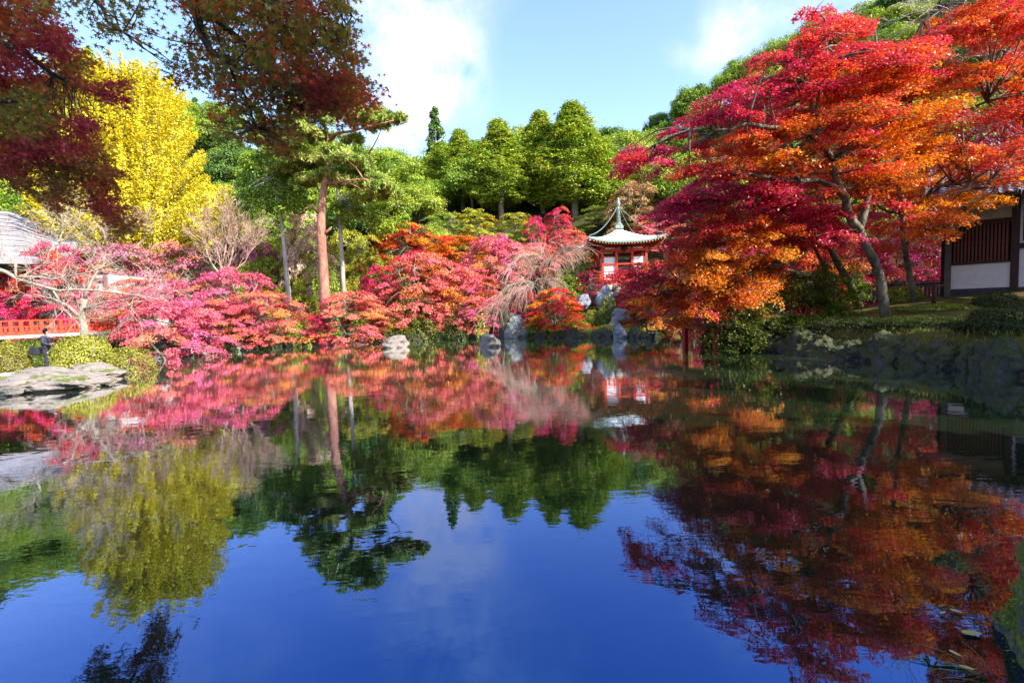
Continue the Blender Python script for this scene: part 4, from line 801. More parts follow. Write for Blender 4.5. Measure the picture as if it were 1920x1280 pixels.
def weeping(label, base, tips, D, group=None):
    root = empty('weeping_cherry_tree', W(*base)); o = np.array(root.location); tag(root, label, 'bare tree', group); mb = MB(); tw = MB()
    fork = W(*tips[0])-o; mb.tube(curve((0, 0, -.3), fork, .0, 6), [.16, .14, .12, .10, .09, .08], 8)
    for tp in tips[1:]:
        e = W(*tp)-o; c = curve(fork, e, .18, 7, .05); mb.tube(c, [.07, .06, .05, .04, .03, .022, .015], 5)
        for k in range(62):
            i = rng.integers(2, 7); p = c[i]; d = unit(e-fork)*.7+rng.normal(size=3)*.45+np.array([0, 0, .1]); pts = [p]; d = unit(d)
            for s in range(6): d = unit(d+np.array([0, 0, -.24])+rng.normal(size=3)*.07); pts.append(pts[-1]+d*rng.uniform(.2, .36))
            tw.tube(pts, [.010, .009, .009, .008, .008, .007, .006], 3, cap=False)
    mb.build('trunk', BARK_MAPLE, root, True); tw.build('twigs', TWIG_PINK, root)
weeping('leafless weeping cherry with pinkish drooping twigs between shore and hall', (1000, 560, 36), [(1030, 500, 36), (985, 480, 35), (960, 505, 34.5), (1060, 470, 35), (1085, 465, 35), (1010, 470, 36.5), (1040, 490, 34), (975, 530, 34)], 36)
weeping('drooping leafless tree sweeping down left to the pointed grey boulder', (975, 600, 33), [(1000, 530, 33), (960, 550, 32.5), (935, 580, 32), (920, 590, 32), (1030, 530, 33), (985, 545, 32)], 33)
bare('thin leafless tree whose grey twigs cross the top right sky', (2080, 560, 24),
     [([(2080, 600, 24), (2060, 300, 23), (2000, 150, 21), (1900, 60, 19)], .2, .04), ([(2060, 300, 23), (1950, 240, 20), (1850, 230, 18)], .07, .02), ([(1900, 60, 19), (1820, 40, 18), (1740, 20, 17.5)], .04, .012), ([(2000, 150, 21), (1930, 120, 19), (1860, 130, 18)], .05, .012), ([(2060, 300, 23), (1960, 330, 19), (1880, 330, 17.5)], .05, .01)],
     BARK_GREY, 70, 20, ln=1.3, rt=.022, minr=.007, dirb=(-.4, 0, .1))
# leaning trunks under the hot pink maple
root = empty('leaning_trunk', W(205, 645, 24)); o = np.array(root.location); tag(root, 'stout old maple trunk leaning right beside the clipped azaleas', 'tree trunk'); mb = MB()
mb.tube([np.array(W(205, 648, 24))-o, W(218, 622, 24)-o, W(240, 600, 24)-o, W(262, 585, 24.2)-o], [.2, .17, .14, .10], 8); mb.build('trunk', BARK_MAPLE, root, True)
mb = MB(); mb.tube([W(225, 618, 24)-o, W(232, 635, 23.9)-o], [.06, .04], 6); mb.build('branch', BARK_MAPLE, root, True)

# right bank undergrowth: arching green shrub with pale stems
def undergrowth(label, spots, D, mat, t, n_leaf=330):
    b = W(*spots[0], D); root = empty('stemmed_shrub', (b[0], D, Hs(b[0], D))); o = np.array(root.location); tag(root, label, 'shrub', 'arching shrubs of the right bank'); mb = MB(); lv = Leaves()
    for (px, py) in spots[1:]:
        e = W(px+rng.normal()*10, py, D+rng.uniform(-1.2, 1.2))-o; st = np.array([rng.normal()*.5, rng.normal()*.3, -.1]); c = curve(st, e, .1, 6, .06); mb.tube(c, [.028, .025, .02, .016, .012, .008], 5)
        for p in c[2:]:
            for q in range(3): pad(lv, p+rng.normal(size=3)*.3, .5, n_leaf//3, .085, t+rng.normal()*.15, droop=.3, thick=.2, tj=.15)
    mb.build('stem', BARK_PALE, root, True); lv.build('foliage', mat, root)
undergrowth('arching dark green shrub with pale stems overhanging the water at the bridge', [(1430, 625), (1350, 600), (1330, 625), (1370, 610), (1400, 590), (1360, 580), (1420, 570), (1345, 640), (1390, 630), (1440, 560), (1350, 620), (1365, 640), (1410, 635)], 18.6, LM_SHADE, .35)
undergrowth('tall green shrub with pale stems in the middle of the right bank', [(1500, 615), (1440, 540), (1480, 520), (1520, 500), (1540, 520), (1460, 560), (1500, 550), (1560, 540), (1530, 560)], 19.5, LM_SHADE, .5)
undergrowth('dark green leafy shrub right of the tall one below the leaning maple', [(1560, 610), (1520, 540), (1560, 500), (1600, 510), (1590, 550), (1540, 580), (1620, 545), (1500, 590)], 19, LM_GREEN, .2)
undergrowth('low green shrub with thin stems behind the bridge end', [(1400, 600), (1350, 560), (1380, 540), (1420, 520), (1450, 530), (1400, 570), (1370, 590)], 23, LM_SHADE, .4)

# ------------------------------------------------------------------ overhanging maples near the photographer
def overhang(label, trunk, branches, polys, group=None):
    root = empty('maple_tree', trunk[0]); o = np.array(root.location); tag(root, label, 'maple tree', group); mb = MB(); lb = MB()
    tp = [np.array(p, float)-o for p in trunk]; n = len(tp); mb.tube(tp, [.26-.14*i/(n-1) for i in range(n)], 12); mb.build('trunk', BARK_DARK, root, True)
    nodes = []
    for pts, r0, r1 in branches:
        ps = [(np.array(p[1:], float)-o) if p[0] == 'w' else W(*p)-o for p in pts]; m_ = len(ps); fine = []
        for i in range(m_-1): fine += curve(ps[i], ps[i+1], n=5, wob=.04)[:-1]
        fine.append(ps[-1]); k = len(fine); lb.tube(fine, [r0+(r1-r0)*i/(k-1) for i in range(k)], 8); nodes += fine
    nodes = np.array(nodes); lv = Leaves(); big = None
    for poly, ncl, per, Dr, size, tf, rad in polys:
        xs = [p[0] for p in poly]; ys = [p[1] for p in poly]; c = 0
        while c < ncl:
            x = rng.uniform(min(xs), max(xs)); y = rng.uniform(min(ys), max(ys))
            if not poly_in(poly, x, y): continue
            c += 1; f_ = (y-min(ys))/(max(ys)-min(ys)); D = Dr[0]+(Dr[1]-Dr[0])*f_+rng.normal()*.35; p = W(x, y, D)-o; q = nodes[np.argmin(np.linalg.norm(nodes-p, axis=1))]
            cv = curve(q, p, -.05, 4, .08); lb.tube(cv, [.007, .006, .004, .0025], 4, cap=False)
            t = tf(x, y)+rng.normal()*.08; k = per; s = rad*rng.uniform(.6, 1.3); d = unit(p-q+rng.normal(size=3)*.3)
            u = rng.uniform(-1, 1, k); P = p+d*u[:, None]*s+rng.normal(size=(k, 3))*s*.36*np.array([1, 1, .38])
            toc = unit(CAM-o-p); Nn = np.array([0, 0, 1.0])+rng.normal(size=(k, 3))*.55-toc*.7
            lv.add(P, Nn, size*rng.uniform(.7, 1.15, k), t+rng.normal(size=k)*.10)
    lb.build('branches', BARK_DARK, root, True)
    P, Nn, A, S, T, V = lv.arrays(); dist = np.linalg.norm(P+o-CAM, axis=1)/S
    # the 300 leaves that show largest are parts of their own, the rest is one part
    vis = np.abs((P+o-CAM)@RIGHT/((P+o-CAM)@FWD)) < 1.05; vz = ((P+o-CAM)@UP/((P+o-CAM)@FWD)) < .70
    dist = np.where(vis & vz, dist, 1e9); order = np.argsort(dist); top = order[:290]; rest = order[290:]
    lv.build('foliage', LM_OVER, root, 'star', 'stuff', arr=(P[rest], Nn[rest], A[rest], S[rest], T[rest], V[rest]))
    protos = []
    for tv in np.linspace(0, 1, 12):
        x = Leaves(); x.add(np.zeros((1, 3)), np.array([[0, 0, 1.]]), 1.0, tv, v=.95, axis=np.array([[0, 1., 0]])); protos.append((tv, x))
    pm = [None]*12
    for i in top:
        k = int(round(np.clip(T[i], 0, 1)*11))
        nz = Vector(Nn[i]); a_ = A[i]-Nn[i]*np.dot(A[i], Nn[i]); ay = Vector(a_).normalized(); ax = ay.cross(nz)
        if pm[k] is None:
            lo = protos[k][1].build('leaf', LM_OVER, root, 'star'); pm[k] = lo.data
        else:
            lo = bpy.data.objects.new('leaf', pm[k]); col.objects.link(lo); reg(lo, root)
        Mx = Matrix((ax, ay, nz)).transposed().to_4x4(); s_ = float(S[i]); lo.matrix_local = Matrix.Translation(Vector(P[i])) @ Mx @ Matrix.Scale(s_, 4)
    return root
def t_main(x, y): return np.clip(.70+.22*math.sin(x*.02+y*.03)-(x > 560)*.25-(y > 270)*.25+(x > 640)*.62*(y > 60), 0, 1)
overhang('maple overhanging from above with green and red star leaves across the top left sky', [(-5.4, .2, .3), (-5.2, .5, 2.5), (-4.7, 1.0, 4.6), (-4.2, 1.8, 6.2)],
    [([('w', -4.2, 1.8, 6.2), (330, -60, 4.3), (362, 5, 4.3), (372, 45, 4.3), (395, 95, 4.3), (430, 120, 4.3)], .075, .012), ([(345, -20, 4.3), (385, 20, 4.4), (420, 50, 4.5), (470, 90, 4.7), (520, 150, 4.9), (560, 200, 5.0)], .05, .008), ([('w', -4.2, 1.8, 6.2), (480, -80, 4.2), (520, 30, 4.5), (560, 100, 4.8), (620, 150, 5)], .05, .008), ([('w', -4.2, 1.8, 6.2), (200, -90, 4.2), (170, -10, 4.2), (200, 40, 4.2), (230, 60, 4.2)], .03, .006), ([(430, 120, 4.3), (460, 180, 4.7), (480, 240, 5)], .014, .005), ([(560, 100, 4.8), (640, 60, 4.8), (660, 30, 4.8)], .02, .006)],
    [([(320, -30), (650, -30), (655, 60), (668, 110), (700, 170), (690, 215), (640, 235), (600, 215), (560, 200), (540, 280), (520, 300), (480, 270), (420, 262), (400, 225), (430, 190), (390, 170), (335, 150), (335, 60), (380, 40)], 270, 34, (4.3, 5.6), .078, t_main, .19),
     ([(470, 0), (640, 0), (660, 100), (690, 190), (640, 225), (560, 200), (480, 120)], 90, 34, (4.6, 5.4), .08, t_main, .19),
     ([(300, -60), (420, -60), (400, 30), (345, 25), (300, 5)], 12, 16, (4.2, 4.4), .08, lambda x, y: .95, .2),
     ([(90, -40), (270, -40), (275, 45), (240, 85), (215, 60), (150, 50), (110, 20)], 22, 22, (4.2, 4.5), .075, lambda x, y: .72, .2)])
def t_left(x, y): return np.clip(.26+.20*math.sin(y*.035+x*.02)+(.35 if (y > 170 and y < 260 and x < 90) else 0)+.12*(y > 300), 0, .75)
overhang('purple-red maple reaching in from the left edge with long drooping sprays', [(-11.5, 5, .4), (-11.3, 5.2, 3), (-10.6, 5.5, 5), (-9.6, 5.9, 6.4)],
    [([('w', -9.6, 5.9, 6.4), (-60, 40, 6.5), (40, 90, 6.6), (100, 140, 6.8), (180, 175, 7.2), (235, 190, 7.5)], .06, .008), ([('w', -10.6, 5.5, 5), (-80, 200, 7), (20, 270, 7.4), (80, 320, 7.8), (100, 370, 8)], .05, .008), ([(-80, 200, 7), (60, 255, 7.4), (150, 330, 8), (200, 390, 8.5), (240, 430, 8.8)], .045, .006), ([(-60, 40, 6.5), (20, 20, 6.3), (70, 40, 6.4)], .03, .006), ([(-80, 200, 7), (30, 190, 7), (100, 215, 7.2), (170, 240, 7.5)], .04, .006), ([(20, 270, 7.4), (130, 275, 7.5), (210, 330, 8)], .03, .006)],
    [([(-40, -20), (85, -20), (110, 50), (150, 100), (205, 140), (262, 185), (190, 188), (150, 165), (110, 190), (60, 200), (-40, 190)], 200, 46, (5.8, 7.6), .082, t_left, .19),
     ([(-40, 170), (70, 180), (120, 200), (175, 230), (195, 245), (160, 262), (215, 310), (235, 345), (190, 340), (120, 300), (40, 290), (-40, 290)], 130, 44, (6.6, 7.8), .082, t_left, .19),
     ([(-40, 250), (100, 260), (180, 300), (240, 330), (200, 350), (240, 395), (262, 425), (240, 458), (190, 400), (150, 372), (100, 400), (60, 365), (20, 340), (-40, 330)], 210, 42, (7, 8.8), .082, t_left, .19)])

# ------------------------------------------------------------------ mossy rock, grass and floating leaves by the photographer
p = np.array([3.10, 2.50, -.02]); me_ = rock_mesh(6, 5, 1.0, 4, .30); me_.materials.append(rockmat('moss_covered_rock', (.04, .038, .04), (.12, .11, .12), .52, (.13, .17, .012)))
nr = bpy.data.objects.new('mossy_rock', me_); col.objects.link(nr); nr.location = tuple(p); nr.scale = (.85, .40, .58); nr.rotation_euler = (0, 0, .82); tag(nr, 'moss-covered rock at the bottom right corner beside the photographer', 'rock')
lv = Leaves(); cs = np.array([v.co for v in me_.vertices]); nn = np.array([v.normal for v in me_.vertices]); k = rng.choice(len(cs), 26000); c_ = cs[k]; n_ = nn[k]
msk = (n_[:, 2]+np.sin(c_[:, 0]*6)*.25+np.cos(c_[:, 1]*7)*.25) > -.1; c_ = c_[msk]; n_ = n_[msk]
lv.add(c_*1.005+rng.normal(size=c_.shape)*.03, rng.normal(size=c_.shape), rng.uniform(.03, .06, len(c_)), rng.uniform(.25, .95, len(c_)), axis=n_)
mo = lv.build('moss', LM_SHRUB, nr, 'needle', 'stuff')
root = empty('grass_clump', (2.45, 2.36, .02)); tag(root, 'clump of long green grass blades at the lower right water edge', 'grass clump'); mb = MB()
for i in range(16):
    a = rng.uniform(1.5, 3.6); ln = rng.uniform(.16, .36); q = [np.array([rng.normal()*.03, rng.normal()*.03, -.1])]; e = rng.uniform(.5, 1.3)
    for s in range(5): e -= .22; q.append(q[-1]+np.array([math.cos(a)*math.cos(e), math.sin(a)*math.cos(e)*.6, math.sin(e)])*ln/5*1.3)
    wv = np.array([-math.sin(a), math.cos(a), 0])*.0045; vs = []; fs = []
    for s, pt in enumerate(q):
        ww = (wv+np.array([0, 0, .003]))*(1.02-(s/5)**2); vs += [pt-ww, pt+np.array([0, 0, .002]), pt+ww]
    for s in range(5): fs += [(s*3, s*3+1, s*3+4, s*3+3), (s*3+1, s*3+2, s*3+5, s*3+4)]
    b_ = MB(); b_.add(vs, fs); b_.build('blade', pmat('grass_blade', (.07, .16, .02), (.14, .26, .03), rough=.5), root)
FLEAF = pmat('olive_yellow_leaf', (.42, .36, .09), (.30, .30, .06), scale=9, rough=.5); FT = pmat('tan_leaf', (.50, .36, .16), (.44, .26, .12), scale=9, rough=.5)
def float_leaf(px, py, lw, rz, mat, label):
    p = Wz(px, py, .012); s = p[1]/FPX; ln = lw*s; mb = MB(); vs = [(0, 0, 0)]; n = 14
    for k in range(n):
        a = 2*math.pi*k/n; x = math.cos(a)*ln/2; y = math.sin(a)*ln*.2*(1-.25*math.cos(a)); vs.append((x, y, .002*math.cos(2*a)+.004*abs(y)/(ln*.2)))
    mb.add(vs, [(0, k+1, (k+1) % n+1) for k in range(n)]); mb.tube([(ln*.48, 0, .002), (ln*.62, .003, .006)], .001, 4)
    o_ = mb.build('fallen_leaf', mat, None, True); o_.location = tuple(p); o_.rotation_euler = (0, 0, rz); tag(o_, label, 'leaf', 'single leaves floating near the mossy rock')
float_leaf(1793, 1145, 19, -.7, FT, 'pale tan leaf floating left of the mossy rock, topmost of the floating ones')
float_leaf(1822, 1186, 36, -.15, FLEAF, 'large olive green leaf floating just above the grass clump')
float_leaf(1791, 1224, 20, -1.1, FT, 'brownish oval leaf floating at the tips of the grass blades')
float_leaf(1768, 1148, 14, .3, FT, 'small dull leaf floating left of the pale tan leaf')
float_leaf(1812, 1251, 24, -.5, FT, 'long yellowish leaf caught at the foot of the grass clump')

# ------------------------------------------------------------------ hall on the island
hall = empty('temple_hall', (PAG[0], PAG[1], 3.5)); tag(hall, 'small vermilion temple hall with a pale curved roof and bronze spire on the island', 'temple hall')
ZE = W(1160, 452, 36)[2]-3.5; ZP = W(1160, 427, 38.5)[2]-3.5; ZS = W(1160, 370, 38.5)[2]-3.5
hw = 2.85; n = 24
def roofz(u, v, thick=0):
    r_ = max(abs(u), abs(v)); corner = (min(abs(u), abs(v))/max(r_, 1e-6))**3*r_**2
    return ZE+(ZP-ZE)*((1-r_)**1.55)*1.0+.42*corner-thick
mb = MB(); vs = []; fs = []
for j in range(n+1):
    for i in range(n+1):
        u = -1+2*i/n; v = -1+2*j/n; vs.append((u*hw, v*hw, roofz(u, v)))
for j in range(n):
    for i in range(n): a = j*(n+1)+i; fs.append((a, a+1, a+n+2, a+n+1))
mb.add(vs, fs); mb.build('roof', COPPER, hall, True)
mb = MB(); vs = []; fs = []
for j in range(n+1):
    for i in range(n+1):
        u = -1+2*i/n; v = -1+2*j/n; r_ = max(abs(u), abs(v)); corner = (min(abs(u), abs(v))/max(r_, 1e-6))**3*r_**2; vs.append((u*hw, v*hw, ZE-.14+.42*corner+.35*(1-r_)))
for j in range(n):
    for i in range(n): a = j*(n+1)+i; fs.append((a, a+n+1, a+n+2, a+1))
mb.add(vs, fs); mb.build('soffit', REDDK, hall, True)
mb = MB()
for sd in range(4):
    ang = sd*math.pi/2
    for i in range(n):
        q = []
        for u in (-1+2*i/n, -1+2*(i+1)/n):
            cz = .42*abs(u)**3; x = u*hw; y = -hw; q.append((x*math.cos(ang)-y*math.sin(ang), x*math.sin(ang)+y*math.cos(ang), cz))
        mb.add([(q[0][0], q[0][1], ZE-.14+q[0][2]), (q[1][0], q[1][1], ZE-.14+q[1][2]), (q[1][0], q[1][1], ZE+q[1][2]), (q[0][0], q[0][1], ZE+q[0][2])], [(0, 1, 2, 3)])
mb.build('eave_edge', GREENBR, hall)
yw = pmat('ochre_tip', (.60, .42, .12), rough=.7); rb = MB(); rb.box((0, 0, 0), (.06, .9, .07)); rb0 = None
for sd in range(4):
    ang = sd*math.pi/2
    for i in range(26):
        u = -.94+1.88*i/25; x = u*hw; y = -hw+.5; zz = ZE-.21+.42*abs(u)**3
        X = x*math.cos(ang)-y*math.sin(ang); Y = x*math.sin(ang)+y*math.cos(ang)
        if rb0 is None: rb0 = rb.build('rafter', REDDK, hall); o_ = rb0
        else: o_ = instance(rb0, 'rafter', hall)
        o_.location = (X, Y, zz); o_.rotation_euler = (0, 0, ang)
        if i % 1 == 0:
            if sd == 0 and i == 0: tb = MB(); tb.box((0, -.46, 0), (.062, .02, .072)); tip0 = tb.build('rafter_tip', yw, o_)
            else: instance(tip0, 'rafter_tip', o_)
s = 1.65; zt = ZE-.25
for (x, y) in [(-s, -s), (-s*.36, -s), (s*.36, -s), (s, -s), (-s, -s*.36), (-s, s*.36), (-s, s), (s, -s*.36), (s, s*.36), (s, s), (0, s)]:
    mb = MB(); mb.box((x, y, (zt-.3)/2+.1), (.17, .17, zt-.1)); mb.build('post', RED, hall)
for z, hgt, mt in [(zt-.32, .2, RED), (zt-1.35, .12, RED), (.22, .18, RED), (zt-.02, .16, REDDK)]:
    for k, (cx_, cy_, dx, dy) in enumerate([(0, -s, 2*s+.3, .1), (0, s, 2*s+.3, .1), (-s, 0, .1, 2*s+.1), (s, 0, .1, 2*s+.1)]):
        mb = MB(); mb.box((cx_, cy_, z), (dx, dy+.01, hgt)); mb.build('beam', mt, hall)
for (cx_, cy_, dx, dy, mt, z, hh_) in [(-s*.68, -s+.05, 1.0, .04, WHITE, 1.1, zt-1.0), (s*.68, -s+.05, 1.0, .04, WHITE, 1.1, zt-1.0), (-s+.05, -s*.68, .04, 1.0, WHITE, 1.1, zt-1.0), (-s+.05, s*.68, .04, 1.0, WHITE, 1.1, zt-1.0), (s-.05, 0, .04, 2*s, WHITE, 1.1, zt-1.0), (0, s-.05, 2*s, .04, WHITE, 1.1, zt-1.0), (-s*.5, -s+.06, 1.2, .03, WHITE, zt-.13, .2), (s*.5, -s+.06, 1.2, .03, WHITE, zt-.13, .2)]:
    mb = MB(); mb.box((cx_, cy_, z), (dx, dy, hh_)); mb.build('wall_panel', mt, hall)
mb = MB(); mb.box((0, -s+.07, 1.0), (1.05, .04, 1.7)); mb.build('doorway', BLACK, hall)
mb = MB(); mb.box((-s+.07, 0, 1.1), (.04, 1.05, 1.5)); mb.build('doorway', BLACK, hall)
for sx in (-1, 1): mb = MB(); mb.box((sx*.66, -s+.02, 1.05), (.3, .03, 1.7)); mb.build('banner', WHITE, hall)
mb = MB(); mb.lathe([(.02, -.25), (.22, -.1), (.25, .05), (.1, .2), (.02, .25)], (0, -s-.1, zt-.15), 10); mb.build('lantern', BLACK, hall)
mb = MB(); mb.box((0, 0, .05), (2*s+1.3, 2*s+1.3, .12)); mb.build('veranda', REDDK, hall)
rl = s+.55
mb0 = MB(); mb0.box((0, 0, .40), (.09, .09, .62)); p0 = None
for k in range(7):
    for (x, y) in [(-rl+2*rl*k/6, -rl), (-rl, -rl+2*rl*k/6), (rl, -rl+2*rl*k/6)]:
        if y == -rl and k == 3: continue
        if p0 is None: p0 = mb0.build('railing_post', RED, hall); p0.location = (x, y, 0)
        else: instance(p0, 'railing_post', hall, (x, y, 0))
for zz in (.70, .48, .28):
    for (c_, d_) in [((0, -rl, zz), (2*rl+.3, .06, .06)), ((-rl, 0, zz), (.06, 2*rl+.3, .06)), ((rl, 0, zz), (.06, 2*rl+.3, .06))]:
        mb = MB(); mb.box(c_, d_); mb.build('rail', RED, hall)
mb = MB(); mb.box((0, 0, ZP+.02), (.62, .62, .18)); mb.box((0, 0, ZP+.16), (.5, .5, .12)); mb.build('spire_base', GREENBR, hall)
sp = ZS-ZP; pr = [(.22, .2), (.17, .3), (.12, .36)]
for k in range(7):
    z = .42+k*.165; r_ = .155-.010*k; pr += [(.055, z-.03), (r_, z), (r_, z+.05), (.055, z+.085)]
pr += [(.05, 1.62), (.12, 1.72), (.14, 1.85), (.09, 1.98), (.04, 2.08), (.09, 2.16), (.02, 2.3)]
f_ = sp/2.3; mb = MB(); mb.lathe([(r_*1.25, z*f_) for r_, z in pr], (0, 0, ZP), 14); mb.build('spire', GREENBR, hall, True)
for (u, v) in [(-1, -1), (1, -1), (1, 1), (-1, 1)]:
    a = np.array([u*.08, v*.08, ZP+sp*.68]); b = np.array([u*hw*.97, v*hw*.97, ZE+.45]); mb = MB(); mb.tube([a*(1-k/8)+b*(k/8)+np.array([0, 0, -.45*math.sin(k/8*math.pi)]) for k in range(9)], .018, 4); mb.build('chain', GREENBR, hall)
    mb = MB(); mb.lathe([(.02, 0), (.05, -.05), (.06, -.16), (.07, -.18)], (u*hw*.97, v*hw*.97, ZE+.25), 8); mb.build('wind_bell', GREENBR, hall)
# wing railing with lattice left of the hall
wing = empty('lattice_screen', W(1118, 520, 38)); wing.location.z = 3.4; o = np.array(wing.location); tag(wing, 'red framed dark lattice screen standing at the left rear of the hall', 'lattice screen')
mb = MB(); mb.box((0, .03, .95), (.85, .03, 1.1)); mb.build('backing', BLACK, wing)
for x in (-.46, .46): mb = MB(); mb.box((x, 0, .8), (.1, .12, 1.7)); mb.build('frame_post', RED, wing)
for z in (.35, 1.55): mb = MB(); mb.box((0, 0, z), (.82, .1, .09)); mb.build('frame_rail', RED, wing)
for k in range(7): mb = MB(); mb.box((-.33+.11*k, -.01, .95), (.025, .03, 1.1)); mb.build('bar', GWOOD, wing)
# stone base: separate blocks
base_ = empty('stone_base', (PAG[0], PAG[1], 1.5)); tag(base_, 'rough stone block platform carrying the hall', 'stone platform')
for lay in range(4):
    z = .25+lay*.5
    for side in range(3):
        x = -2.6
        while x < 2.6:
            w_ = random.uniform(.6, 1.1); cx_ = x+w_/2
            me_ = rock_mesh(random.randrange(100), 2, 1.0, 7, .08) if len([k for k in RM if k[0] == 'blk']) < 6 else None
            if me_ is not None: me_.materials.append(ROCK_PALE if random.random() < .5 else ROCK); RM[('blk', len(RM), 0)] = me_
            me_ = random.choice([RM[k] for k in RM if k[0] == 'blk'])
            o_ = bpy.data.objects.new('stone', me_); col.objects.link(o_); reg(o_, base_); off = 2.75-lay*.06
            pos = [(cx_, -off), (-off, cx_), (off, cx_)][side]; o_.location = (pos[0], pos[1], z); o_.scale = (w_*.62, .45, .34) if side == 0 else (.45, w_*.62, .34); x += w_
mb = MB(); mb.box((0, 0, .9), (4.6, 4.6, 2.1)); mb.build('fill', GWOOD, base_)
# red gate-like railing posts on the stone steps in front
gate = empty('red_railing', W(1137, 534, 35.9)); o = np.array(gate.location); tag(gate, 'short bright vermilion railing with two posts on the stone base before the hall', 'railing')
for x in (1126, 1148): q = W(x, 534, 35.9)-o; mb = MB(); mb.box((q[0], 0, q[2]+.35), (.12, .12, .95)); mb.build('post', RED, gate)
for y in (509, 520): q = W(1137, y, 35.9)-o; mb = MB(); mb.box((q[0], 0, q[2]), (1.15, .06, .07)); mb.build('rail', RED, gate)
rock(1195, 552, 50, 26, 'weathered grey stone ledge right of the vermilion railing', 1, ROCK_BLUE, D=34.6, group='stones below the hall')
rock(1230, 560, 50, 22, 'dark layered stone ledge partly under the crimson maple', 3, ROCK_BLUE, D=34.6, group='stones below the hall')

# red bridge at the inlet
br = empty('red_bridge', Wz(1285, 656)); o = np.array(br.location); tag(br, 'shaded red wooden bridge on posts crossing the inlet behind the orange maple', 'bridge')
A = np.array([o[0], o[1], 0]); B = np.array(Wz(1342, 662)); ux = unit(B-A); C0 = A-ux*2.6; C1 = B+ux*.35; nrm = np.array([-ux[1], ux[0], 0])
for P_ in (A, B):
    for sd in (0, 1.1): q = P_+nrm*sd; mb = MB(); mb.box(q-o+np.array([0, 0, .75]), (.16, .16, 2.6), rz=math.atan2(ux[1], ux[0])); mb.build('post', REDDK, br)
for sd in (0, 1.1):
    for z, hh_ in ((.98, .12), (1.45, .07), (1.8, .08)):
        mb = MB(); mb.bar(C0+nrm*(sd-.02)-o+np.array([0, 0, z]), C1+nrm*(sd-.02)-o+np.array([0, 0, z]), .1, hh_); mb.build('beam' if z < 1 else 'rail', REDDK, br)
pl0 = None; nn_ = 22
for k in range(nn_):
    q = C0+(C1-C0)*(k+.5)/nn_+nrm*.55-o+np.array([0, 0, 1.07]); mb = MB(); mb.box((0, 0, 0), (.2, 1.35, .05))
    if pl0 is None: pl0 = mb.build('plank', GWOOD, br); o_ = pl0
    else: o_ = instance(pl0, 'plank', br)
    o_.location = tuple(q); o_.rotation_euler = (0, 0, math.atan2(ux[1], ux[0]))

# ------------------------------------------------------------------ white-walled building on the right
A = W(1771, 562, 20); B = W(1904, 557, 18.6); A[2] = B[2] = 1.62
ux = unit(B-A); ang = math.atan2(ux[1], ux[0]); LWOOD = pmat('red_brown_lattice_wood', (.13, .045, .035), (.18, .07, .055), scale=5, stretch=(3, 3, .5)); bld = empty('plaster_building', A, ang); tag(bld, 'white plastered wooden building with a lattice window and tiled roof at the right edge', 'building')
zt = lambda py, D=19.3, px=1840: W(px, py, D)[2]-1.62
L1 = float(np.linalg.norm(B-A)); zsill0, zsill1 = zt(540), zt(493); zl1 = zt(417); zb = zt(395)
def bx(name, mt, x0, x1, z0, z1, y0=-.05, y1=.05, par=None):
    mb = MB(); mb.box(((x0+x1)/2, (y0+y1)/2, (z0+z1)/2), (x1-x0, y1-y0, z1-z0)); return mb.build(name, mt, par or bld)
bx('corner_post', GWOOD, -.02, .18, 0, zl1+.1, -.10, .10); bx('post', BLACK, -.14, -.02, 0, zl1+.1, -.06, .06)
bx('post', DWOOD, L1-.17, L1+.06, 0, zb+.5, -.11, .11)
bx('lower_board', pmat('dark_slate_board', (.05, .045, .07), (.07, .06, .09)), .18, L1-.17, .0, zsill0, -.05, .04)
bx('wall_panel', WHITE, .18, L1-.17, zsill0, zsill1, -.03, .04)
win = bx('lattice_window', BLACK, .18, L1-.17, zsill1, zl1, .10, .14)
bx('sill', DWOOD, .18, L1-.17, zsill1-.03, zsill1+.06, -.07, .06, win); bx('frame', DWOOD, .18, L1-.17, zl1-.10, zl1+.08, -.08, .06, win)
bx('crossbar', DWOOD, .18, L1-.17, (zsill1+zl1)/2-.02, (zsill1+zl1)/2+.02, -.01, .02, win); 
b0 = None; nb = 15
for k in range(nb):
    x = .22+(L1-.44)*(k+.5)/nb
    if b0 is None: b0 = bx('bar', LWOOD, -.03, .03, zsill1+.06, zl1-.10, -.045, -.012, win); b0.location = (x, 0, 0)
    else: instance(b0, 'bar', win, (x, 0, 0))
bx('wall_panel', BEIGE, -.1, L1-.17, zl1+.08, zb+.55, -.03, .04)
# continuation of the wall to the right
x = L1+.06
bx('lower_board', MATS['dark_slate_board'], x, x+4, 0, zsill0-.02, -.05, .04); bx('wall_panel', WHITE, x, x+4, zsill0-.02, zsill1+.45, -.03, .04); bx('beam', DWOOD, x, x+4, zsill1+.45, zsill1+.65, -.08, .05)
bx('wall_panel', WHITE, x, x+4, zsill1+.65, zb+.55, -.03, .04); bx('notice', GWOOD, x+.3, x+.55, zsill0+.9, zsill0+1.2, -.05, -.032); wn = bx('window', BLACK, x+.12, x+1.2, zsill1+.8, zb+.1, -.045, -.032); bx('frame', DWOOD, x+.08, x+1.24, zsill1+.74, zsill1+.80, -.07, -.03, wn); bx('frame', DWOOD, x+.08, x+.12, zsill1+.8, zb+.1, -.07, -.03, wn)
bx('back_wall', WHITE, -.1, x+4, 0, zb+.5, 3.9, 4.0); bx('side_wall', WHITE, -.12, -.02, 0, zb+.5, .1, 3.9); bx('floor_slab', ROCK, -.8, x+4, -.25, -.01, -.9, 4.2); bx('step', ROCK, -1.4, x+4, -.42, -.26, -1.5, -.9)
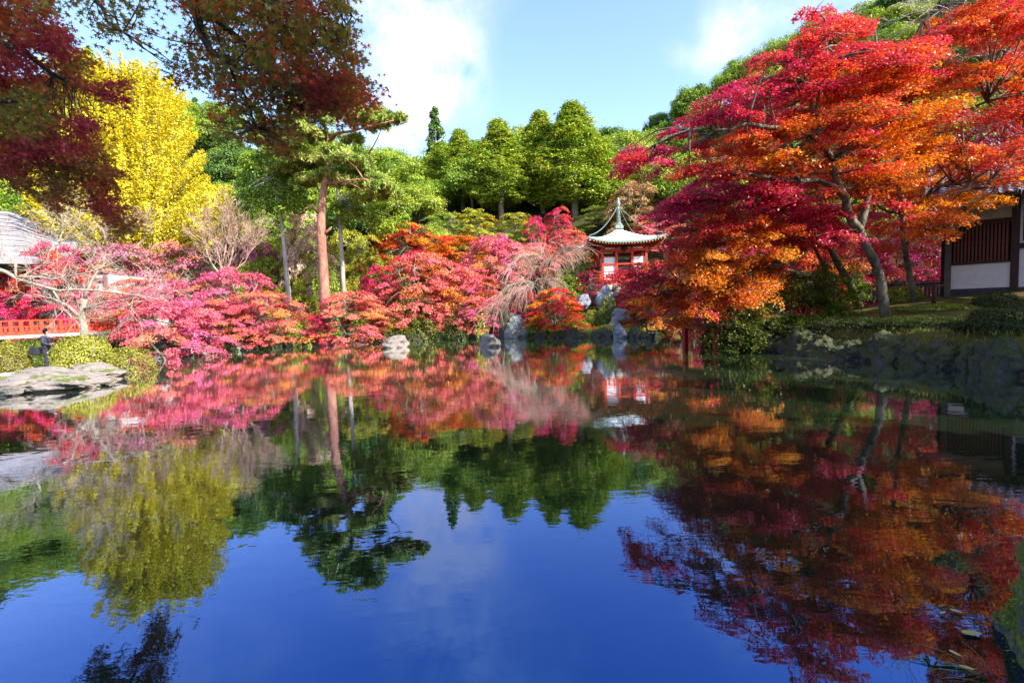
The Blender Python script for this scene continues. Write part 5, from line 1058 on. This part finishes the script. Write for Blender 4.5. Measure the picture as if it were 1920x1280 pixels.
# roof with individual tiles: eave line climbs along the wall, slope rises to the back
ze = zb+.42; slope = .52; run = 3.0; ov = 1.0
mb = MB(); x0, x1 = -.4, x+4.5
mb.add([(x0, -ov, ze), (x1, -ov, ze), (x1, run, ze+slope*(run+ov)), (x0, run, ze+slope*(run+ov)), (x0, -ov, ze-.12), (x1, -ov, ze-.12), (x1, run, ze+slope*(run+ov)-.12), (x0, run, ze+slope*(run+ov)-.12)], [(0, 1, 2, 3), (7, 6, 5, 4), (0, 4, 5, 1), (1, 5, 6, 2), (2, 6, 7, 3), (3, 7, 4, 0)]); roof = mb.build('roof', DWOOD, bld)
tw_, th_ = .27, .27; tmb = MB(); vs = []; seg = 8
for j, yy in enumerate((0, th_*1.12)):
    for i in range(seg+1): xx = -tw_/2+tw_*i/seg; vs.append((xx, yy*.887, yy*.46+.035*math.sin(2*math.pi*i/seg)+.045*(1-j)))
for i in range(seg+1): vs.append((vs[i][0], vs[i][1], vs[i][2]-.04))
fs = [(i, i+1, seg+1+i+1, seg+1+i) for i in range(seg)]+[(2*(seg+1)+i, 2*(seg+1)+i+1, i+1, i) for i in range(seg)]
tmb.add(vs, fs); tile0 = None; cnt = 0
for r_ in range(16):
    for c_ in range(18):
        xx = x0+.15+tw_*(c_+.5); yy = -ov+r_*th_*.887
        if xx > x1 or yy > run: continue
        if tile0 is None: tile0 = tmb.build('roof_tile', TILE, roof, True); o_ = tile0
        else: o_ = instance(tile0, 'roof_tile', roof)
        o_.location = (xx, yy, ze+slope*(yy+ov)+.03); o_.rotation_euler = (random.uniform(-.02, .02), 0, random.uniform(-.015, .015))
for k in range(3): mb = MB(); mb.bar((x0-.05-.09*k, -ov-.05, ze+.05+.03*k), (x0-.05-.09*k, run, ze+slope*(run+ov)+.05+.03*k), .08, .09); mb.build('verge_tile', TILE, bld)
for k in range(18): bx('rafter', DWOOD, x0+.2+.34*k, x0+.27+.34*k, ze-.22, ze-.12, -ov+.05, -.1)
bx('ridge', TILE, x0, x1, ze+slope*(run+ov), ze+slope*(run+ov)+.35, run-.15, run+.15)

# black fence left of the building
fa = W(1602, 560, 22.5); fb = W(1768, 556, 20.5); za = 1.55; fence = empty('black_fence', (fa[0], fa[1], za)); tag(fence, 'low black wooden fence running left from the white-walled building', 'fence')
d = np.array([fb[0]-fa[0], fb[1]-fa[1], 0]); fl_ = np.linalg.norm(d); ux = d/fl_; an = math.atan2(ux[1], ux[0])
for z in (.12, .82, .92):
    mb = MB(); mb.bar((0, 0, z), ux*fl_+np.array([0, 0, z]), .07, .06); mb.build('rail', GWOOD if z > .9 else BLACK, fence)
f0 = None
for k in range(24):
    mb = MB(); mb.box((0, 0, .45), (.075, .05, .75)); q = ux*fl_*(k+.5)/24
    if f0 is None: f0 = mb.build('baluster', GWOOD, fence); f0.location = tuple(q)
    else: instance(f0, 'baluster', fence, q)
for k in (0, .5, 1): mb = MB(); mb.box(ux*fl_*k+np.array([0, 0, .5]), (.13, .13, 1.1), rz=an); mb.build('post', GWOOD, fence)
po = W(1750, 592, 18); mb = MB(); mb.tube([(0, 0, -.2), (.02, 0, .35), (.03, 0, .72)], [.07, .065, .055], 8); pst = mb.build('rustic_post', DWOOD, None, True); zz = Hs(po[0], po[1]); pst.location = (po[0], po[1], zz); tag(pst, 'short rustic wooden post in front of the building steps', 'post')
mb = MB(); mb.bar((0, 0, .72), (.42, .03, .76), .07, .07); mb.build('arm', DWOOD, pst)
mb = MB(); a = np.array([.02, 0, .45]); b = np.array([1.6, -.2, .35]); mb.tube([a*(1-k/8)+b*k/8-np.array([0, 0, .18*math.sin(k/8*math.pi)]) for k in range(9)], .012, 4); mb.build('rope', BLACK, pst)

# ------------------------------------------------------------------ left: pale-roofed building, red railing, person
lb_ = empty('roofed_building', W(60, 610, 33)); lb_.location.z = .6; o = np.array(lb_.location); tag(lb_, 'large white-walled building with a broad pale roof behind the red railing', 'building')
def lw(px, py, D): return W(px, py, D)-o
mb = MB()
r = [lw(-260, 380, 40), lw(20, 405, 42), lw(142, 452, 40), lw(128, 488, 34), lw(60, 484, 29.5), lw(-260, 478, 27)]
th = np.array([0, 0, -.35]); vs = r+[q+th for q in r]; mb.add(vs, [(5, 4, 3, 2, 1, 0), (6, 7, 8, 9, 10, 11)]+[(i, (i+1) % 6, (i+1) % 6+6, i+6) for i in range(6)]); mb.build('roof', PALEROOF, lb_)
mb = MB(); mb.tube([lw(-260, 376, 40), lw(20, 402, 42), lw(142, 450, 40), lw(128, 486, 34)], .22, 6); mb.build('ridge', PALEROOF, lb_)
rows = 9; OLDW = pmat('aged_plaster', (.36, .34, .33), (.48, .45, .44), scale=2)
for k in range(1, rows):
    f_ = k/rows; a = r[0]*(1-f_)+r[5]*f_; b = (r[1]*(1-f_)+r[4]*f_); c_ = (r[2]*(1-f_)+r[3]*f_)
    mb = MB(); mb.tube([a+np.array([0, 0, .02]), b+np.array([0, 0, .02]), c_+np.array([0, 0, .02])], .05, 4); mb.build('roof_ridge_strip', PALEROOF, lb_)
q = lw(60, 560, 33); zl = q[2]
x0 = lw(-260, 560, 33)[0]; x1 = lw(205, 560, 33)[0]
def lx(name, mt, x0, x1, z0, z1, y0=-.05, y1=.05):
    mb = MB(); mb.box(((x0+x1)/2, (y0+y1)/2, (z0+z1)/2), (x1-x0, y1-y0, z1-z0)); return mb.build(name, mt, lb_)
zr = lw(60, 520, 33)[2]
lx('wall', OLDW, x0, x1, -.3, zr, .05, .15); lx('side_wall', OLDW, x1-.1, x1, -.3, zr, .15, 6)
lx('dark_opening', BLACK, x0+1, x1-2.2, lw(0, 572, 33)[2], lw(0, 530, 33)[2], -.02, .04)
lx('beam', pmat('mauve_wood', (.20, .10, .10), (.27, .15, .14)), x0, x1, lw(60, 574, 33)[2]-.02, lw(60, 566, 33)[2]+.12, -.08, .03)
lx('beam', MATS['mauve_wood'], x0, x1, lw(60, 532, 33)[2], lw(60, 526, 33)[2], -.08, .03)
for k in range(12): xx = x1-.1-k*1.05; lx('post', MATS['mauve_wood'], xx-.09, xx+.09, -.3, zr, -.10, .05)
for k in range(40): xx = x1-2.4-k*.22; lx('window_bar', MATS['mauve_wood'], xx-.03, xx+.03, lw(0, 572, 33)[2], lw(0, 530, 33)[2], -.05, -.02)
for k in range(9): xx = x1-.6-k*1.2; mb = MB(); mb.bar((xx, -.02, .9), (xx+.5, -.02, 1.75), .06, .09); mb.build('brace', MATS['mauve_wood'], lb_)
# vermilion railing walkway
ra = W(-90, 610, 25); rb_ = W(212, 612, 31); wk = empty('vermilion_railing', (ra[0], ra[1], 1.2)); tag(wk, 'long vermilion railed walkway in front of the white building at the left', 'walkway')
d = np.array([rb_[0]-ra[0], rb_[1]-ra[1], 0]); fl_ = np.linalg.norm(d); ux = d/fl_; an = math.atan2(ux[1], ux[0])
for z, w_, h_ in ((1.12, .10, .08), (.78, .06, .09), (.42, .10, .20)):
    mb = MB(); mb.bar((0, 0, z), ux*fl_+np.array([0, 0, z]), w_, h_); mb.build('rail', RED, wk)
mb = MB(); mb.bar(np.array([0, 0, .22]), ux*fl_+np.array([0, 0, .22]), .9, .14); mb.build('white_edge', WHITE, wk)
for k in range(17):
    q = ux*fl_*k/16; mb = MB(); mb.box(q+np.array([0, 0, .72]), (.17, .14, .84), rz=an); mb.build('post', RED, wk)
    if k < 16:
        q = ux*fl_*(k+.5)/16; mb = MB(); mb.box(q+np.array([0, 0, .62]), (.10, .10, .40), rz=an); mb.build('strut', RED, wk)
    if k % 4 == 0: q = ux*fl_*k/16; mb = MB(); mb.box(q+np.array([0, 0, -.3]), (.2, .2, .9)); mb.build('support', DWOOD, wk)

# bamboo rail and rope posts on the left bank
bb = empty('bamboo_rail', W(0, 706, 17.5)); o = np.array(bb.location); tag(bb, 'thick pale bamboo pole rail lying along the left bank', 'rail')
mb = MB(); a = W(-120, 716, 17.2)-o; b = W(77, 697, 18)-o; pts = [a*(1-k/14)+b*k/14 for k in range(15)]; mb.tube(pts, [.085+.012*(k % 3 == 0) for k in range(15)], 10); mb.build('pole', pmat('bamboo', (.55, .46, .28), (.62, .54, .36), scale=3), bb, True)
for i, (px, py, D, lab) in enumerate([(86, 706, 17, 'thin wooden stake just in front of the person at the left bank'), (138, 700, 17, 'thin wooden stake before the large dome azalea'), (62, 704, 17.6, 'short wooden stake at the end of the bamboo rail'), (41, 695, 19.5, 'wooden stake behind the bamboo rail')]):
    p = W(px, py, D); z0 = Hs(p[0], D)-.05; top = W(px, py-16, D)[2]; mb = MB(); mb.tube([(0, 0, 0), (0.01, 0, max(.3, top-z0))], [.04, .035], 7); s_ = mb.build('wooden_stake', pmat('stake_wood', (.26, .17, .14), (.36, .25, .2)), None, True); s_.location = (p[0], D, z0); tag(s_, lab, 'stake', 'stakes along the left bank path')
a = W(86, 694, 17); b = W(138, 691, 17); mb = MB(); mb.tube([a*(1-k/8)+b*k/8-np.array([0, 0, .12*math.sin(k/8*math.pi)]) for k in range(9)], .012, 5); rp = mb.build('rope', MATS['stake_wood'], None, True); tag(rp, 'thin rope strung between the wooden stakes before the azalea', 'rope')

def skin_body(name, mat, verts, edges, radii, parent, sub=2):
    me = bpy.data.meshes.new(name); me.from_pydata(verts, edges, []); o_ = bpy.data.objects.new(name, me); col.objects.link(o_); reg(o_, parent)
    md = o_.modifiers.new('skin', 'SKIN'); md.use_smooth_shade = True
    for i, r_ in enumerate(radii):
        r_ = r_ if isinstance(r_, tuple) else (r_, r_); me.skin_vertices[0].data[i].radius = r_
    me.skin_vertices[0].data[0].use_root = True
    sb_ = o_.modifiers.new('sub', 'SUBSURF'); sb_.levels = sub; sb_.render_levels = sub; me.materials.append(mat); return o_
# person standing on the left bank, half turned right, looking at what the hands hold
pp_ = W(91, 694, 20); zf = Hs(pp_[0], 20)-.02; per = empty('person', (pp_[0], 20, zf), R(20)); tag(per, 'person in dark navy clothes with a black shoulder bag looking down at the left bank', 'person')
SKIN = pmat('skin', (.45, .27, .19), (.50, .30, .21), rough=.6); NAVY = pmat('navy_cloth', (.035, .04, .07), (.06, .065, .10), scale=8, rough=.9, bump=.3); HAIR = pmat('dark_hair', (.015, .012, .012), rough=.5); PANT = pmat('dark_trousers', (.025, .025, .04), (.045, .045, .06), rough=.9)
V = [(0, 0, .92), (0, 0, 1.12), (.0, 0, 1.34), (0.02, 0, 1.43), (.05, 0, 1.50), (.06, 0, 1.60),
     (0, -.1, .88), (.03, -.11, .48), (0, -.11, .08), (.14, -.11, .03), (0, .1, .88), (-.03, .11, .48), (-.04, .11, .08), (.10, .11, .03),
     (0, -.19, 1.36), (.02, -.24, 1.10), (.22, -.17, 1.06), (.27, -.14, 1.07), (0, .19, 1.36), (.02, .24, 1.10), (.22, .10, 1.06), (.27, .08, 1.07)]
E = [(0, 1), (1, 2), (2, 3), (3, 4), (4, 5), (0, 6), (6, 7), (7, 8), (8, 9), (0, 10), (10, 11), (11, 12), (12, 13), (2, 14), (14, 15), (15, 16), (16, 17), (2, 18), (18, 19), (19, 20), (20, 21)]
RR = [.13, .12, .13, .055, .085, .095, .085, .06, .045, .04, .085, .06, .045, .04, .05, .042, .032, .035, .05, .042, .032, .035]
for sy, base_i in ((-1, 17), (1, 21)):       # five fingers on each hand
    bxyz = V[base_i]
    for f_ in range(5):
        yy = bxyz[1]+(-.03+.015*f_); ln = [.045, .075, .082, .076, .06][f_]
        V.append((bxyz[0]+ln*.6, yy, bxyz[2]+.01)); V.append((bxyz[0]+ln, yy-.01*sy, bxyz[2]+.035)); E += [(base_i, len(V)-2), (len(V)-2, len(V)-1)]; RR += [.009, .008]
body = skin_body('body', SKIN, V, E, RR, per)
skin_body('jacket', NAVY, [(0, 0, .86), (0, 0, 1.12), (0, 0, 1.33), (.0, 0, 1.42), (0, -.19, 1.36), (.02, -.25, 1.10), (.19, -.18, 1.06), (0, .19, 1.36), (.02, .25, 1.10), (.19, .11, 1.06)], [(0, 1), (1, 2), (2, 3), (2, 4), (4, 5), (5, 6), (2, 7), (7, 8), (8, 9)], [.175, .16, .16, .075, .075, .062, .05, .075, .062, .05], per)
skin_body('trousers', PANT, [(0, 0, .92), (0, -.1, .86), (.03, -.11, .48), (0, -.11, .10), (0, .1, .86), (-.03, .11, .48), (-.04, .11, .10)], [(0, 1), (1, 2), (2, 3), (0, 4), (4, 5), (5, 6)], [.15, .105, .082, .07, .105, .082, .07], per)
for sy, x_ in ((-1, 0.05), (1, .01)): mb = MB(); mb.lathe([(.05, 0), (.055, .04), (.045, .09)], (0, 0, 0), 10); s_ = mb.build('shoe', BLACK, per, True); s_.scale = (2.4, 1, 1); s_.location = (x_, sy*.11, 0)
bm_ = bmesh.new(); bmesh.ops.create_icosphere(bm_, subdivisions=3, radius=.115)
for v in bm_.verts:
    v.co.z *= 1.12
    if v.co.x > .05 and v.co.z < .06: v.co.x = .05-.03
mh = bpy.data.meshes.new('hair'); bm_.to_mesh(mh); bm_.free(); mh.materials.append(HAIR); ho = bpy.data.objects.new('hair', mh); col.objects.link(ho); reg(ho, per); ho.location = (.045, 0, 1.60)
mb = MB(); mb.lathe([(.016, 0), (.022, .02), (.01, .05)], (.155, 0, 1.545), 6); mb.lathe([(.008, 0), (.012, .006), (.008, .012)], (.14, -.035, 1.60), 6); mb.lathe([(.008, 0), (.012, .006), (.008, .012)], (.14, .035, 1.60), 6); mb.build('face', SKIN, per, True)
bag = empty('shoulder_bag', (pp_[0]-.30, 19.86, zf+.80)); tag(bag, 'bulky black bag hanging behind the hip of the person', 'bag')
bm_ = bmesh.new(); bmesh.ops.create_cube(bm_, size=1); bmesh.ops.bevel(bm_, geom=bm_.edges[:], offset=.18, segments=3, affect='EDGES', profile=.6); mh = bpy.data.meshes.new('bag_body'); bm_.to_mesh(mh); bm_.free(); mh.materials.append(pmat('black_fabric', (.02, .022, .03), (.035, .035, .045), scale=12, bump=.4)); ho = bpy.data.objects.new('bag_body', mh); col.objects.link(ho); reg(ho, bag); ho.scale = (.34, .22, .34)
mb = MB(); mb.tube([(-.12, 0, .16), (.05, .02, .45), (.26, .08, .64), (.36, .12, .45)], .02, 6); mb.build('strap', BLACK, bag, True)
mb = MB(); mb.box((-.02, -.14, -.04), (.28, .04, .2)); mb.build('pocket', MATS['black_fabric'], bag)

# ------------------------------------------------------------------ unseen evergreens added outside the frame to shade the right bank and near corner
SHT = [proto_cypress(41, h=13, r=4.3, bare=.05, nc=300, per=80, size=.40, mat=LM_DARK, t=.4, name='shade_evergreen')]
for i, (x, y, s, lab) in enumerate([(15.8, 4.0, .66, 'unseen dark evergreen added for shade beyond the right border, nearest the water'), (19.5, 6.5, .72, 'unseen dark evergreen added for shade beyond the right border between two others'), (25, 10.5, .8, 'unseen dark evergreen added for shade beyond the right border behind the white-walled building'), (23, 3.0, .85, 'tall unseen dark evergreen added for shade far beyond the right border'),
    (11.5, -4.5, 1.5, 'tallest unseen dark evergreen, added for shade behind the photographer')]):
    o_ = SHT[0] if i == 0 else copy_tree(SHT[0]); o_.location = (x, y, Hs(x, y)-.2); o_.scale = (s, s, s); tag(o_, lab, 'evergreen tree', 'added shade evergreens around the photographer')
